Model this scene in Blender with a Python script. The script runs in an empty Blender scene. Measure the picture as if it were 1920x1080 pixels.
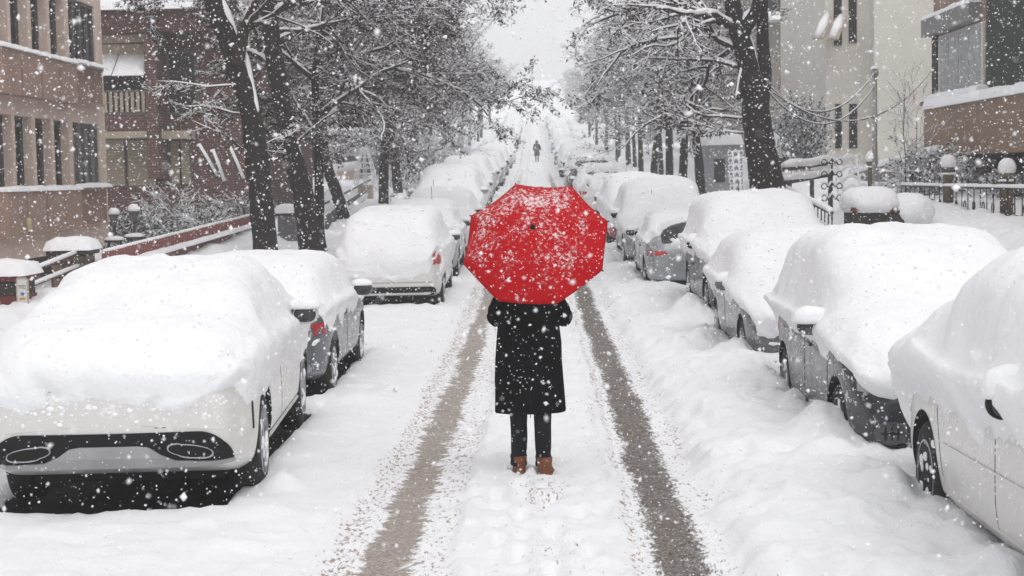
import bpy, bmesh, math, random
import numpy as np
from mathutils import Vector, Matrix
from mathutils.bvhtree import BVHTree
R = math.radians
scene = bpy.context.scene
COL = scene.collection

# ------------------------------------------------------------------ camera
F_PX, CAM_H = 2900.0, 2.28
YAW, PITCH, ROLL = math.atan(49/2900), math.atan(209/2900), R(-1.1)
cam = bpy.data.cameras.new('camera')
cam.sensor_width = 36.0
cam.lens = 36.0*F_PX/1920
cam.clip_end = 2000
cam.clip_start = 0.05
cam.dof.use_dof = True
cam.dof.focus_distance = 13.0
cam.dof.aperture_fstop = 5.0
cam_o = bpy.data.objects.new('camera', cam)
COL.objects.link(cam_o)
CM = Matrix.Rotation(YAW, 4, 'Z') @ Matrix.Rotation(math.pi/2-PITCH, 4, 'X') @ Matrix.Rotation(ROLL, 4, 'Z')
cam_o.matrix_world = Matrix.Translation((0, 0, CAM_H)) @ CM
scene.camera = cam_o
def at(px, py, d):
    """world point at street distance d for a spot measured in the photograph"""
    r = CM.to_3x3() @ Vector(((px-960)/F_PX, -(py-540)/F_PX, -1))
    r *= d/r.y
    return Vector((r.x, r.y, r.z+CAM_H))

# ------------------------------------------------------------------ sky, sun, exposure
SUN_EL, SUN_AZ = R(58), R(150)
world = bpy.data.worlds.new('World')
scene.world = world
world.use_nodes = True
nt = world.node_tree
bg = nt.nodes['Background']
sky = nt.nodes.new('ShaderNodeTexSky')
sky.sky_type = 'NISHITA'
sky.sun_disc = False
sky.sun_elevation = SUN_EL
sky.sun_rotation = SUN_AZ
sky.air_density = 1.0
sky.dust_density = 6.0
sky.ozone_density = 1.0
hs = nt.nodes.new('ShaderNodeHueSaturation')
hs.inputs['Saturation'].default_value = 0.10
nt.links.new(sky.outputs[0], hs.inputs['Color'])
ov = nt.nodes.new('ShaderNodeMixRGB')            # cloud cover evens the sky out
ov.inputs[0].default_value = .6
ov.inputs[2].default_value = (8.0, 8.05, 8.2, 1)
nt.links.new(hs.outputs[0], ov.inputs[1])
nt.links.new(ov.outputs[0], bg.inputs['Color'])
bg.inputs['Strength'].default_value = 0.15
sun = bpy.data.lights.new('sun', 'SUN')
sun.energy = 0.5
sun.angle = R(50)
sun.color = (1.0, 0.985, 0.97)
sun_o = bpy.data.objects.new('sun', sun)
COL.objects.link(sun_o)
sun_dir = Vector((math.sin(SUN_AZ)*math.cos(SUN_EL), math.cos(SUN_AZ)*math.cos(SUN_EL), math.sin(SUN_EL)))
sun_o.rotation_euler = sun_dir.to_track_quat('Z', 'Y').to_euler()
vs = scene.view_settings
vs.view_transform = 'Standard'
vs.look = 'None'
vs.gamma = 1
vs.exposure = -0.07
scene.cycles.use_denoising = True
scene.cycles.volume_bounces = 3
scene.cycles.max_bounces = 8
scene.cycles.diffuse_bounces = 4
scene.cycles.glossy_bounces = 3
scene.cycles.transparent_max_bounces = 8
scene.cycles.use_adaptive_sampling = True
scene.cycles.adaptive_threshold = 0.02

# ------------------------------------------------------------------ noise
def _hash(ix, iy, iz, s):
    h = (ix*374761393 + iy*668265263 + iz*2147483647 + s*974634777) & 0xffffffff
    h = ((h ^ (h >> 13))*1274126177) & 0xffffffff
    h = (h ^ (h >> 16)) & 0xffffffff
    return h/4294967295.0*2-1
def vn(x, y, z, s=0):
    x, y, z = np.broadcast_arrays(np.asarray(x, float), np.asarray(y, float), np.asarray(z, float))
    ix, iy, iz = np.floor(x).astype(np.int64), np.floor(y).astype(np.int64), np.floor(z).astype(np.int64)
    fx, fy, fz = x-ix, y-iy, z-iz
    fx, fy, fz = fx*fx*(3-2*fx), fy*fy*(3-2*fy), fz*fz*(3-2*fz)
    r = 0
    for dx in (0, 1):
        for dy in (0, 1):
            for dz in (0, 1):
                w = (fx if dx else 1-fx)*(fy if dy else 1-fy)*(fz if dz else 1-fz)
                r = r + w*_hash(ix+dx, iy+dy, iz+dz, s)
    return r
def fbm(x, y, z, o=3, s=0):
    r, a = 0, 1.0
    for k in range(o):
        f = 2.0**k
        r = r + a*vn(np.asarray(x)*f, np.asarray(y)*f, np.asarray(z)*f, s+k)
        a *= .5
    return r
def ss(a, b, x):
    t = np.clip((np.asarray(x, float)-a)/(b-a), 0, 1)
    return t*t*(3-2*t)

# ------------------------------------------------------------------ materials
MATS = {}
def mat(name, col, rough=.6, metal=0., coat=0., bump=0., bscale=30., var=0., vscale=4., emit=None, spec=.5):
    if name in MATS: return MATS[name]
    m = bpy.data.materials.new(name)
    m.use_nodes = True
    n, l = m.node_tree.nodes, m.node_tree.links
    b = n['Principled BSDF']
    b.inputs['Base Color'].default_value = (*col, 1)
    b.inputs['Roughness'].default_value = rough
    b.inputs['Metallic'].default_value = metal
    b.inputs['Coat Weight'].default_value = coat
    b.inputs['Specular IOR Level'].default_value = spec
    tc = n.new('ShaderNodeTexCoord')
    if var:
        nz = n.new('ShaderNodeTexNoise'); nz.inputs['Scale'].default_value = vscale; nz.inputs['Detail'].default_value = 6
        l.new(tc.outputs['Object'], nz.inputs['Vector'])
        mp = n.new('ShaderNodeMapRange'); mp.inputs[1].default_value = .3; mp.inputs[2].default_value = .7
        mp.inputs[3].default_value = 1-var; mp.inputs[4].default_value = 1+var*.6
        l.new(nz.outputs[0], mp.inputs[0])
        mx = n.new('ShaderNodeVectorMath'); mx.operation = 'SCALE'; mx.inputs[0].default_value = col
        l.new(mp.outputs[0], mx.inputs['Scale'])
        l.new(mx.outputs[0], b.inputs['Base Color'])
    if bump:
        nz = n.new('ShaderNodeTexNoise'); nz.inputs['Scale'].default_value = bscale; nz.inputs['Detail'].default_value = 5
        l.new(tc.outputs['Object'], nz.inputs['Vector'])
        bp = n.new('ShaderNodeBump'); bp.inputs['Strength'].default_value = bump; bp.inputs['Distance'].default_value = .02
        l.new(nz.outputs[0], bp.inputs['Height'])
        l.new(bp.outputs[0], b.inputs['Normal'])
    MATS[name] = m
    return m
SNOW = mat('snow', (.84, .845, .865), .75, bump=.8, bscale=15, var=.03, vscale=7, spec=.25)
SNOWF = mat('snow_far', (.86, .865, .885), .8, spec=.2)
FLAKE = mat('snow_flake', (.92, .92, .94), .9, spec=.1)
def paint(name, col, metal=0.):
    """car paint with a dusting of fine snow and road grime stuck to it"""
    if name in MATS: return MATS[name]
    m = mat(name, col, .32, metal, coat=.4)
    n, l = m.node_tree.nodes, m.node_tree.links
    b = n['Principled BSDF']
    tc = n.new('ShaderNodeTexCoord')
    nz = n.new('ShaderNodeTexNoise'); nz.inputs['Scale'].default_value = 9; nz.inputs['Detail'].default_value = 9; nz.inputs['Roughness'].default_value = .72
    l.new(tc.outputs['Object'], nz.inputs['Vector'])
    cr = n.new('ShaderNodeMapRange'); cr.inputs[1].default_value = .56; cr.inputs[2].default_value = .66
    cr.inputs[3].default_value = 0.0; cr.inputs[4].default_value = .8
    l.new(nz.outputs[0], cr.inputs[0])
    mx = n.new('ShaderNodeMixRGB'); mx.inputs[1].default_value = (*col, 1); mx.inputs[2].default_value = (.8, .8, .82, 1)
    l.new(cr.outputs[0], mx.inputs[0])
    l.new(mx.outputs[0], b.inputs['Base Color'])
    r2 = n.new('ShaderNodeMapRange'); r2.inputs[1].default_value = .5; r2.inputs[2].default_value = .62; r2.inputs[3].default_value = .3; r2.inputs[4].default_value = .9
    l.new(nz.outputs[0], r2.inputs[0]); l.new(r2.outputs[0], b.inputs['Roughness'])
    return m
BLACKP = mat('black_plastic', (.008, .008, .009), .65, spec=.2)
RUBBER = mat('rubber', (.009, .009, .010), .8, bump=.3, bscale=60, var=.3, vscale=20)
GLASS = mat('car_glass', (.02, .022, .026), .12, spec=.7, var=.3, vscale=14)
CHROME = mat('chrome', (.40, .40, .42), .25, 1.0)
ALLOY = mat('alloy', (.35, .35, .37), .35, .8)
REDL = mat('red_lens', (.42, .01, .015), .2, coat=.5)
HEADL = mat('clear_lens', (.35, .36, .38), .12, coat=.6)
SILVER = mat('silver_insert', (.33, .33, .34), .4, .3, var=.15, vscale=6)
BARK = mat('bark', (.012, .0095, .0085), .9, bump=1.0, bscale=22, var=.45, vscale=9)
TWIG = mat('twig', (.026, .018, .016), .9)
LEAF = mat('dry_leaf', (.034, .017, .014), .85, var=.4, vscale=3)
EVER = mat('evergreen_leaf', (.030, .042, .030), .8, var=.3, vscale=3)
IRON = mat('wrought_iron', (.015, .016, .017), .6)
def attr_fac(n, l, name, nz, lo, hi, amp):
    a = n.new('ShaderNodeAttribute'); a.attribute_name = name
    m1 = n.new('ShaderNodeMath'); m1.operation = 'MULTIPLY_ADD'; m1.inputs[1].default_value = amp; m1.inputs[2].default_value = -.5*amp
    l.new(nz, m1.inputs[0])
    m2 = n.new('ShaderNodeMath'); m2.operation = 'ADD'; l.new(a.outputs['Fac'], m2.inputs[0]); l.new(m1.outputs[0], m2.inputs[1])
    mp = n.new('ShaderNodeMapRange'); mp.interpolation_type = 'SMOOTHSTEP'
    mp.inputs[1].default_value = lo; mp.inputs[2].default_value = hi
    l.new(m2.outputs[0], mp.inputs[0])
    return mp.outputs[0]
def ground_mat():
    m = bpy.data.materials.new('snowy_road'); m.use_nodes = True
    n, l = m.node_tree.nodes, m.node_tree.links
    b = n['Principled BSDF']
    tc = n.new('ShaderNodeTexCoord')
    def noise(sc, det, ro=.6, vec=None):
        z = n.new('ShaderNodeTexNoise'); z.inputs['Scale'].default_value = sc; z.inputs['Detail'].default_value = det; z.inputs['Roughness'].default_value = ro
        l.new(vec or tc.outputs['Object'], z.inputs['Vector']); return z.outputs[0]
    n1, n2, n3 = noise(9, 8, .7), noise(38, 6, .8), noise(3.2, 6, .65)
    mpn = n.new('ShaderNodeMapping'); mpn.inputs['Scale'].default_value = (1.5, .6, 1.0); l.new(tc.outputs['Object'], mpn.inputs[0])
    n4 = noise(22, 7, .75, mpn.outputs[0])
    def mixc(fac, a, c):
        x = n.new('ShaderNodeMixRGB')
        l.new(fac, x.inputs[0])
        for i, v in ((1, a), (2, c)):
            if isinstance(v, tuple): x.inputs[i].default_value = (*v, 1)
            else: l.new(v, x.inputs[i])
        return x.outputs[0]
    cr = n.new('ShaderNodeMapRange'); cr.inputs[1].default_value = .42; cr.inputs[2].default_value = .6; l.new(n2, cr.inputs[0])
    slush = mixc(cr.outputs[0], (.25, .205, .175), (.46, .42, .39))
    cr2 = n.new('ShaderNodeMapRange'); cr2.inputs[1].default_value = .40; cr2.inputs[2].default_value = .66; l.new(n2, cr2.inputs[0])
    asph0 = mixc(cr2.outputs[0], (.03, .027, .025), (.42, .38, .35))
    n3b = n.new('ShaderNodeMapRange'); n3b.inputs[1].default_value = .42; n3b.inputs[2].default_value = .75; n3b.inputs[4].default_value = .7; l.new(n3, n3b.inputs[0])
    asph = mixc(n3b.outputs[0], asph0, (.13, .085, .06))
    fs = attr_fac(n, l, 'slush', n1, .38, .62, 2.2)
    fa = attr_fac(n, l, 'asphalt', n4, .36, .64, 2.0)
    fd = attr_fac(n, l, 'dirt', n4, .50, .72, 3.0)
    c = mixc(fd, (.86, .865, .885), (.34, .255, .205))
    c = mixc(fs, c, slush)
    c = mixc(fa, c, asph)
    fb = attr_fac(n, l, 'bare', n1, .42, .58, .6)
    c = mixc(fb, c, (.022, .021, .020))  # snow-free asphalt whose near-black colour also carries the shade under the cars
    l.new(c, b.inputs['Base Color'])
    b.inputs['Roughness'].default_value = .7
    b.inputs['Specular IOR Level'].default_value = .25
    s = n.new('ShaderNodeMath'); s.operation = 'MULTIPLY_ADD'; s.inputs[1].default_value = .6
    l.new(n4, s.inputs[0]); l.new(n1, s.inputs[2])
    bp = n.new('ShaderNodeBump'); bp.inputs['Strength'].default_value = .6; bp.inputs['Distance'].default_value = .03
    l.new(s.outputs[0], bp.inputs['Height']); l.new(bp.outputs[0], b.inputs['Normal'])
    return m

# ------------------------------------------------------------------ object helpers
def tag(o, label=None, cat=None, group=None, kind=None):
    for k, v in (('label', label), ('category', cat), ('group', group), ('kind', kind)):
        if v: o[k] = v
    return o
def link(name, me, m, parent=None, smooth=True):
    o = bpy.data.objects.new(name, me)
    COL.objects.link(o)
    if m is not None and not me.materials:
        for k in (m if isinstance(m, (list, tuple)) else [m]): me.materials.append(k)
    if smooth and len(me.polygons): me.polygons.foreach_set('use_smooth', [True]*len(me.polygons))
    if parent: o.parent = parent
    return o
def mesh(name, V, F, m, parent=None, smooth=True):
    me = bpy.data.meshes.new(name)
    V = np.asarray(V, float).reshape(-1, 3)
    if isinstance(F, np.ndarray):
        k = F.shape[1]
        me.vertices.add(len(V)); me.vertices.foreach_set('co', V.ravel())
        me.loops.add(F.size); me.loops.foreach_set('vertex_index', F.ravel().astype(np.int32))
        me.polygons.add(len(F)); me.polygons.foreach_set('loop_start', np.arange(0, F.size, k, dtype=np.int32))
        me.polygons.foreach_set('loop_total', np.full(len(F), k, np.int32))
        me.update(calc_edges=True); me.validate()
    else:
        me.from_pydata(V.tolist(), [], F); me.update()
    return link(name, me, m, parent, smooth)
def empty(name, loc, rz=0, rx=0):
    o = bpy.data.objects.new(name, None)
    COL.objects.link(o)
    o.location = loc; o.rotation_euler = (rx, 0, rz); o.empty_display_size = .2
    return o
def copy_tree(o, parent=None):
    c = o.copy(); COL.objects.link(c); c.parent = parent
    for ch in list(o.children): copy_tree(ch, c)
    return c

class MB:
    """collects simple shapes into one mesh"""
    def __init__(s): s.v, s.f = [], []
    def add(s, V, F):
        o = len(s.v); s.v += [tuple(p) for p in V]; s.f += [tuple(i+o for i in f) for f in F]; return s
    def box(s, x0, x1, y0, y1, z0, z1):
        V = [(x, y, z) for z in (z0, z1) for y in (y0, y1) for x in (x0, x1)]
        return s.add(V, [(0, 2, 3, 1), (4, 5, 7, 6), (0, 1, 5, 4), (2, 6, 7, 3), (0, 4, 6, 2), (1, 3, 7, 5)])
    def obox(s, a, b, w, h):
        """bar from a to b, w across, h up"""
        a, b = Vector(a), Vector(b); d = (b-a).normalized()
        sd = d.cross(Vector((0, 0, 1))) if abs(d.z) < .95 else Vector((1, 0, 0)); sd.normalize(); up = sd.cross(d)
        V = [p+sd*(i*w/2)+up*(j*h/2) for p in (a, b) for i, j in ((-1, -1), (1, -1), (1, 1), (-1, 1))]
        return s.add(V, [(3, 2, 1, 0), (4, 5, 6, 7), (0, 1, 5, 4), (1, 2, 6, 5), (2, 3, 7, 6), (3, 0, 4, 7)])
    def tube(s, pts, rad, k=8, cap=True):
        V, F = tube(pts, rad, k, cap); return s.add(V, F)
    def lathe(s, prof, c=(0, 0, 0), k=20, axis='z'):
        V, F = [], []
        for r, h in prof:
            for i in range(k):
                a = 2*math.pi*i/k
                p = (r*math.cos(a), r*math.sin(a), h) if axis == 'z' else (h, r*math.cos(a), r*math.sin(a)) if axis == 'x' else (r*math.cos(a), h, r*math.sin(a))
                V.append((p[0]+c[0], p[1]+c[1], p[2]+c[2]))
        for j in range(len(prof)-1):
            for i in range(k): F.append((j*k+i, j*k+(i+1) % k, (j+1)*k+(i+1) % k, (j+1)*k+i))
        F.append(tuple(range(k))[::-1]); F.append(tuple((len(prof)-1)*k+i for i in range(k)))
        return s.add(V, F)
    def build(s, name, m, parent=None, smooth=False, bevel=0):
        o = mesh(name, s.v, s.f, m, parent, smooth)
        if bevel:
            b = o.modifiers.new('bevel', 'BEVEL'); b.width = bevel; b.segments = 2; b.limit_method = 'ANGLE'
        return o
def tube(pts, rad, k=8, cap=True):
    P = np.asarray([tuple(p) for p in pts], float); n = len(P)
    rad = np.broadcast_to(np.asarray(rad, float), (n,))
    T = np.gradient(P, axis=0); T /= (np.linalg.norm(T, axis=1, keepdims=True)+1e-9)
    ref = np.array([0, 0, 1.]) if abs(T[0][2]) < .9 else np.array([1., 0, 0])
    N = np.cross(T, ref); N /= (np.linalg.norm(N, axis=1, keepdims=True)+1e-9)
    B = np.cross(T, N)
    a = np.arange(k)*2*math.pi/k
    V = P[:, None, :]+rad[:, None, None]*(np.cos(a)[None, :, None]*N[:, None, :]+np.sin(a)[None, :, None]*B[:, None, :])
    F = [(j*k+i, j*k+(i+1) % k, (j+1)*k+(i+1) % k, (j+1)*k+i) for j in range(n-1) for i in range(k)]
    if cap: F += [tuple(range(k))[::-1], tuple((n-1)*k+i for i in range(k))]
    return V.reshape(-1, 3), F
def blob(c, r, seed=0, amp=.08, k=28, flat=-.35, p=2.3):
    """a rounded heap of snow with a flat underside"""
    V, F = [], []
    nj = k//2
    for j in range(nj+1):
        t = math.pi*j/nj
        for i in range(k):
            a = 2*math.pi*i/k
            def se(v): return math.copysign(abs(v)**(2/p), v)
            x, y, z = se(math.sin(t))*se(math.cos(a)), se(math.sin(t))*se(math.sin(a)), math.cos(t)
            V.append((x, y, max(z, flat)))
    V = np.array(V)
    W = V*np.array(r)
    nz = fbm(W[:, 0]*5+seed*7.1, W[:, 1]*5, W[:, 2]*5+seed, 3, seed)
    W = W*(1+amp*nz[:, None])+np.array(tuple(c))
    for j in range(nj):
        for i in range(k): F.append((j*k+i, (j+1)*k+i, (j+1)*k+(i+1) % k, j*k+(i+1) % k))
    return W, F
def slab(x0, x1, y0, y1, z, th, seed=0, over=.03, res=None):
    """snow lying on a ledge: domed, rounded rim, flat underside; z may be a function of (x, y)"""
    x0, x1, y0, y1 = x0-over, x1+over, y0-over, y1+over
    res = res or max(min(x1-x0, y1-y0)/6, .02)
    nx, ny = int(min(70, max(7, (x1-x0)/res))), int(min(70, max(7, (y1-y0)/res)))
    u, v = np.linspace(-1, 1, nx), np.linspace(-1, 1, ny)
    u, v = np.sin(u*math.pi/2), np.sin(v*math.pi/2)
    U, Vv = np.meshgrid(u, v)
    X, Y = x0+(U+1)/2*(x1-x0), y0+(Vv+1)/2*(y1-y0)
    ex = np.minimum(1-np.abs(U), 1)*(x1-x0)/2; ey = np.minimum(1-np.abs(Vv), 1)*(y1-y0)/2
    e = np.clip(np.minimum(ex, ey)/max(th*.8, .01), 0, 1)
    hgt = th*np.sqrt(1-(1-e)**2)*(1+.18*fbm(X*3+seed, Y*3, seed, 3, seed))
    Z0 = z(X, Y) if callable(z) else np.full_like(X, z)
    V = np.concatenate([np.stack([X, Y, Z0+hgt+.002], -1).reshape(-1, 3), np.stack([X, Y, Z0], -1).reshape(-1, 3)])
    F = []
    N = nx*ny
    for j in range(ny-1):
        for i in range(nx-1):
            a = j*nx+i
            F.append((a, a+1, a+nx+1, a+nx)); F.append((N+a, N+a+nx, N+a+nx+1, N+a+1))
    return V, F
def snow_on(name, shapes, parent, m=None):
    b = MB()
    for V, F in shapes: b.add(V, F)
    return b.build(name, m or SNOW, parent, smooth=True)

# ------------------------------------------------------------------ ground
PY = [-60, 0, 26, 32, 38, 45, 50, 58, 80, 111, 123, 210, 300, 430]
PZ = [0, 0, 0, .18, .40, .75, 1.0, 1.28, 1.95, 2.85, 3.35, 9.6, 16.8, 28.5]
_yy = np.linspace(-60, 430, 2000); _zz = np.interp(_yy, PY, PZ)
_k = np.ones(25)/25; _zz = np.convolve(np.pad(_zz, 12, 'edge'), _k, 'valid')
def base(y): return np.interp(y, _yy, _zz)
def slope(y): return math.atan((base(y+1.5)-base(y-1.5))/3)
TL, TR = -.905, .83
CARS = []   # footprint (x, y, half width, half length, drift) filled from the table below
CAR_TABLE = [
 # kind, x centre, rear/near end y, far end y, facing (0 away, 1 towards us)
 ('coupe', -2.96, 10.05, 14.75, 0), ('hatch', -3.02, 15.45, 19.55, 0), ('van', -2.55, 26.2, 30.4, 0),
 ('sedan', -2.50, 31.4, 35.8, 0), ('sedan', -2.40, 36.8, 41.2, 1), ('suv', -2.5, 42.4, 46.8, 1), ('sedan', -2.5, 48.2, 52.6, 0),
 ('suv', -2.55, 54.0, 58.4, 1), ('sedan', -2.55, 60.2, 64.6, 0),
 ('white', 3.38, 6.8, 10.9, 0), ('navy', 3.34, 11.75, 16.05, 1), ('grey', 3.24, 17.3, 21.5, 1), ('bigsuv', 3.44, 22.3, 26.9, 1),
 ('silver', 2.84, 28.0, 32.2, 0), ('sedan', 2.80, 33.3, 37.4, 1), ('redcar', 2.60, 38.3, 42.3, 0), ('sedan2', 2.14, 48.0, 52.4, 0),
 ('dark', 1.98, 54.0, 58.5, 0)]
for kd, x, a, b, f in CAR_TABLE: CARS.append((x, (a+b)/2, .88, (b-a)/2))
def ground_fields(X, Y):
    b = base(Y)
    wob = .03*vn(Y*.15, 3.3, 0, 5)+.015*vn(Y*.8, 1.3, 0, 6)
    x = X-wob
    h = np.zeros_like(X)+.05
    x = x+.022*fbm(X*2, Y*1.3, 0, 2, 71)+.014*fbm(X*6, Y*5, 0, 2, 72)
    n = fbm(X*2.2, Y*1.5, 0, 4, 11); nf = fbm(X*9, Y*7, 0, 3, 21)
    rutL = ss(-1.32, -1.20, x+.04*n)*(1-ss(-.55, -.47, x+.02*n))
    rutR = ss(.50, .58, x+.02*n)*(1-ss(1.10, 1.26, x+.05*n))
    rut = np.maximum(rutL, rutR)
    trL = ss(-.26, -.05, x-TL)*(1-ss(.03, .24, x-TL))*(.92+.16*vn(Y*.9, X*3, 0, 51))
    trR = ss(-.25, -.06, x-TR)*(1-ss(.06, .27, x-TR))*(.94+.14*vn(Y*.9, X*3, 0, 52))
    h = h*(1-rut)+.012*nf*(1-.6*rut)+.012*n
    h += -.012*np.maximum(trL, trR)
    h += .020*fbm(X*7, Y*6, 0, 3, 61)*ss(.62, .50, np.abs(x))+.012*fbm(X*6, Y*4, 0, 3, 62)*rut
    h += .03*np.exp(-((x-.54)/.05)**2)*(1+vn(Y*2, 1, 0, 63))+.02*np.exp(-((x+.50)/.05)**2)*(1+vn(Y*2, 2, 0, 64))
    # centre strip edge
    # left shoulder, kerb bank
    h += .07*ss(-1.25, -2.0, x)*(1+.25*n)*(x < 0)
    # ploughed ridge on the right
    rb = ss(1.12, 1.55, x+.09*n)
    h += rb*(.075+.03*n+.016*nf)+.035*ss(1.5, 2.1, x)*(1+.5*n)
    h += .05*np.exp(-((x-1.62-.15*vn(Y*.5, 0, 0, 8))/.12)**2)*(.6+.6*vn(Y*1.1, 2, 0, 9))
    h += (.10+.06*fbm(X*.8, Y*.6, 3, 2, 31))*ss(4.0, 4.5, np.abs(x))
    h += .014*ss(1.2, 1.8, np.abs(x))*fbm(X*4, Y*4, 0, 3, 77)+.03*np.exp(-((x-1.30)/.09)**2)*(.5+vn(Y*2.3, 5, 0, 78))
    # pavements and the gardens behind
    kerb = ss(4.05, 4.35, np.abs(X))
    h += .14*kerb
    far = ss(20, 50, Y)
    h += .45*ss(6.0, 6.9, -X)-.75*ss(7.1, 7.5, -X)*(1-ss(44, 60, Y))+.3*ss(7.6, 14, -X)*ss(44, 60, Y)
    h += .95*ss(5.6, 7.4, X)+.2*ss(8, 14, X)
    slush = .72*trL+.12*rutL
    asph = .72*trR+.14*rutR
    dirt = (.39+.07*vn(Y*.7, X*3, 0, 41))*rut*(1-.5*np.maximum(trL, trR))
    dirt += np.clip(.30*np.exp(-((x-.04)/.26)**2)*(Y < 11.2)*(.9+.7*vn(Y*1.4, X*2, 0, 15)), 0, 1)+.20*(np.abs(x) < .5)*(Y > 11)*(.7+.6*vn(Y*.8, X*2, 1, 16))
    dirt += .16*np.exp(-((x-.5)/.12)**2)+.16*np.exp(-((x+1.3)/.25)**2)+.18*np.exp(-((x-1.28)/.10)**2)
    dirt -= .5*(np.abs(X) > 1.9)
    haze_fade = 1-.6*ss(40, 120, Y)  # track colour weakens uphill, painting in the haze
    slush, asph = slush*haze_fade+.0, asph*haze_fade
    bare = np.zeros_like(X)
    # beneath the parked cars: snow-free asphalt, blackened to hold their shade
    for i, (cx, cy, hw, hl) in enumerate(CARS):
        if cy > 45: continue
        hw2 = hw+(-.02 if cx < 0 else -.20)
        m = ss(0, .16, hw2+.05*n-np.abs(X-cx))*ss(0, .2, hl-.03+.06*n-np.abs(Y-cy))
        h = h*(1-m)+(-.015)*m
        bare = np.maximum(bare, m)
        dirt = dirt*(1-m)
        # drift along the kerbside flank of the right row
        if cx > 0:
            e = X-(cx-hw)
            h += .05*np.exp(-((e+.12)/.16)**2)*ss(.3, -.3, np.abs(Y-cy)-hl)*(1+.8*n)
    for (wx, wy, r, a) in ((2.30, 12.5, .30, .12), (2.32, 17.9, .26, .15), (2.38, 10.2, .30, .10), (2.25, 23.1, .25, .28), (2.3, 16.9, .5, .16),
                           (1.95, 19.5, .5, .12), (1.75, 14.2, .4, .10), (1.8, 12.2, .3, .08), (-1.86, 10.85, .12, .13), (1.9, 25.5, .7, .12), (2.2, 28, .5, .1)):
        d2 = ((X-wx)/r)**2+((Y-wy)/(r*1.1))**2
        h += a*np.exp(-d2**.75)
    for (fx, fy) in ((-.17, 11.62), (.02, 11.52), (-.15, 11.0), (.06, 10.55), (-.14, 10.05), (.08, 9.55), (-.13, 9.0), (.06, 8.5), (-.3, 10.7), (.25, 10.1), (-.28, 9.3), (.28, 9.0)):
        d2 = ((X-fx-.02*n)/.070)**2+((Y-fy)/.16)**2
        h += -.045*np.exp(-d2**2)+.022*np.exp(-((np.sqrt(d2)-1.5)/.4)**2)
    return b+h, slush, asph, dirt, bare
def seg(*parts):
    out = []
    for a, b, st in parts: out.append(np.arange(a, b-1e-6, st))
    return np.concatenate(out+[[parts[-1][1]]])
gx = seg((-70, -16, 6), (-16, -5.2, .3), (-5.2, -1.6, .07), (-1.6, 2.5, .035), (2.5, 5.2, .09), (5.2, 16, .3), (16, 70, 6))
gy = seg((-14, 5.4, .8), (5.4, 7, .1), (7, 18, .045), (18, 32, .09), (32, 60, .22), (60, 130, .6), (130, 430, 2.5))
GX, GY = np.meshgrid(gx, gy)
GZ, SL, AS, DI, BA = ground_fields(GX, GY)
nx, ny = len(gx), len(gy)
I = (np.arange(ny-1)[:, None]*nx+np.arange(nx-1)[None, :]).ravel()
GF = np.stack([I, I+1, I+nx+1, I+nx], 1)
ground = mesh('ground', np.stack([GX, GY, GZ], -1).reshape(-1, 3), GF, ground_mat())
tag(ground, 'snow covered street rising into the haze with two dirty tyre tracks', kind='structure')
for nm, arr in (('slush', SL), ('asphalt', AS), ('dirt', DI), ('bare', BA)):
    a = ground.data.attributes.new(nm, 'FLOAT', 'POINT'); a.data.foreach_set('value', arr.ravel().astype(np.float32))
def gz(x, y): return float(ground_fields(np.array([[float(x)]]), np.array([[float(y)]]))[0][0, 0])

# ------------------------------------------------------------------ cars
PROF = {  # length, half width, wheel radius, [y, roofline z], [y, shoulder z], rear axle y, front axle y   (y from the rear)
 'coupe': (4.7, .905, .345, [(0, .86), (.05, .98), (.35, 1.05), (.72, 1.06), (1.35, 1.27), (1.95, 1.385), (2.6, 1.39), (3.15, 1.22), (3.6, 1.0), (4.2, .89), (4.6, .72), (4.7, .62)],
           [(0, .74), (.4, .93), (1.5, .93), (3.4, .90), (4.3, .78), (4.7, .58)], .95, 3.79),
 'sedan': (4.4, .87, .32, [(0, .82), (.05, .98), (.3, 1.06), (.7, 1.09), (1.3, 1.36), (1.8, 1.45), (2.5, 1.45), (3.0, 1.28), (3.4, 1.02), (4.0, .90), (4.3, .76), (4.4, .62)],
           [(0, .76), (.4, .96), (1.5, .96), (3.2, .92), (4.0, .80), (4.4, .58)], .85, 3.5),
 'hatch': (4.1, .87, .32, [(0, .85), (.05, .98), (.25, 1.06), (.75, 1.32), (1.2, 1.38), (2.2, 1.40), (2.7, 1.26), (3.15, 1.0), (3.7, .88), (4.0, .74), (4.1, .60)],
           [(0, .78), (.35, .95), (1.5, .94), (2.9, .91), (3.7, .80), (4.1, .56)], .75, 3.3),
 'van': (4.2, .92, .34, [(0, .90), (.05, 1.02), (.12, 1.10), (.40, 1.46), (.75, 1.56), (2.3, 1.58), (2.8, 1.40), (3.25, 1.10), (3.8, .98), (4.1, .82), (4.2, .66)],
         [(0, .85), (.3, 1.02), (2.0, 1.02), (3.2, .98), (3.8, .88), (4.2, .60)], .78, 3.4),
 'suv': (4.5, .93, .37, [(0, 1.0), (.05, 1.12), (.15, 1.25), (.42, 1.60), (.8, 1.72), (2.5, 1.74), (3.0, 1.58), (3.5, 1.22), (4.1, 1.12), (4.4, .95), (4.5, .76)],
         [(0, .90), (.3, 1.12), (2.0, 1.12), (3.3, 1.08), (4.1, 1.0), (4.5, .70)], .85, 3.6)}
MPV = list(PROF['van'])
PROF['mpv'] = (4.3, .93, .34, [(0, .92), (.05, 1.05), (.15, 1.2), (.5, 1.58), (.9, 1.66), (2.2, 1.68), (2.75, 1.5), (3.35, 1.14), (3.9, 1.0), (4.2, .84), (4.3, .68)],
               [(0, .86), (.3, 1.04), (2.0, 1.04), (3.3, 1.0), (3.9, .88), (4.3, .62)], .8, 3.5)
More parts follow.
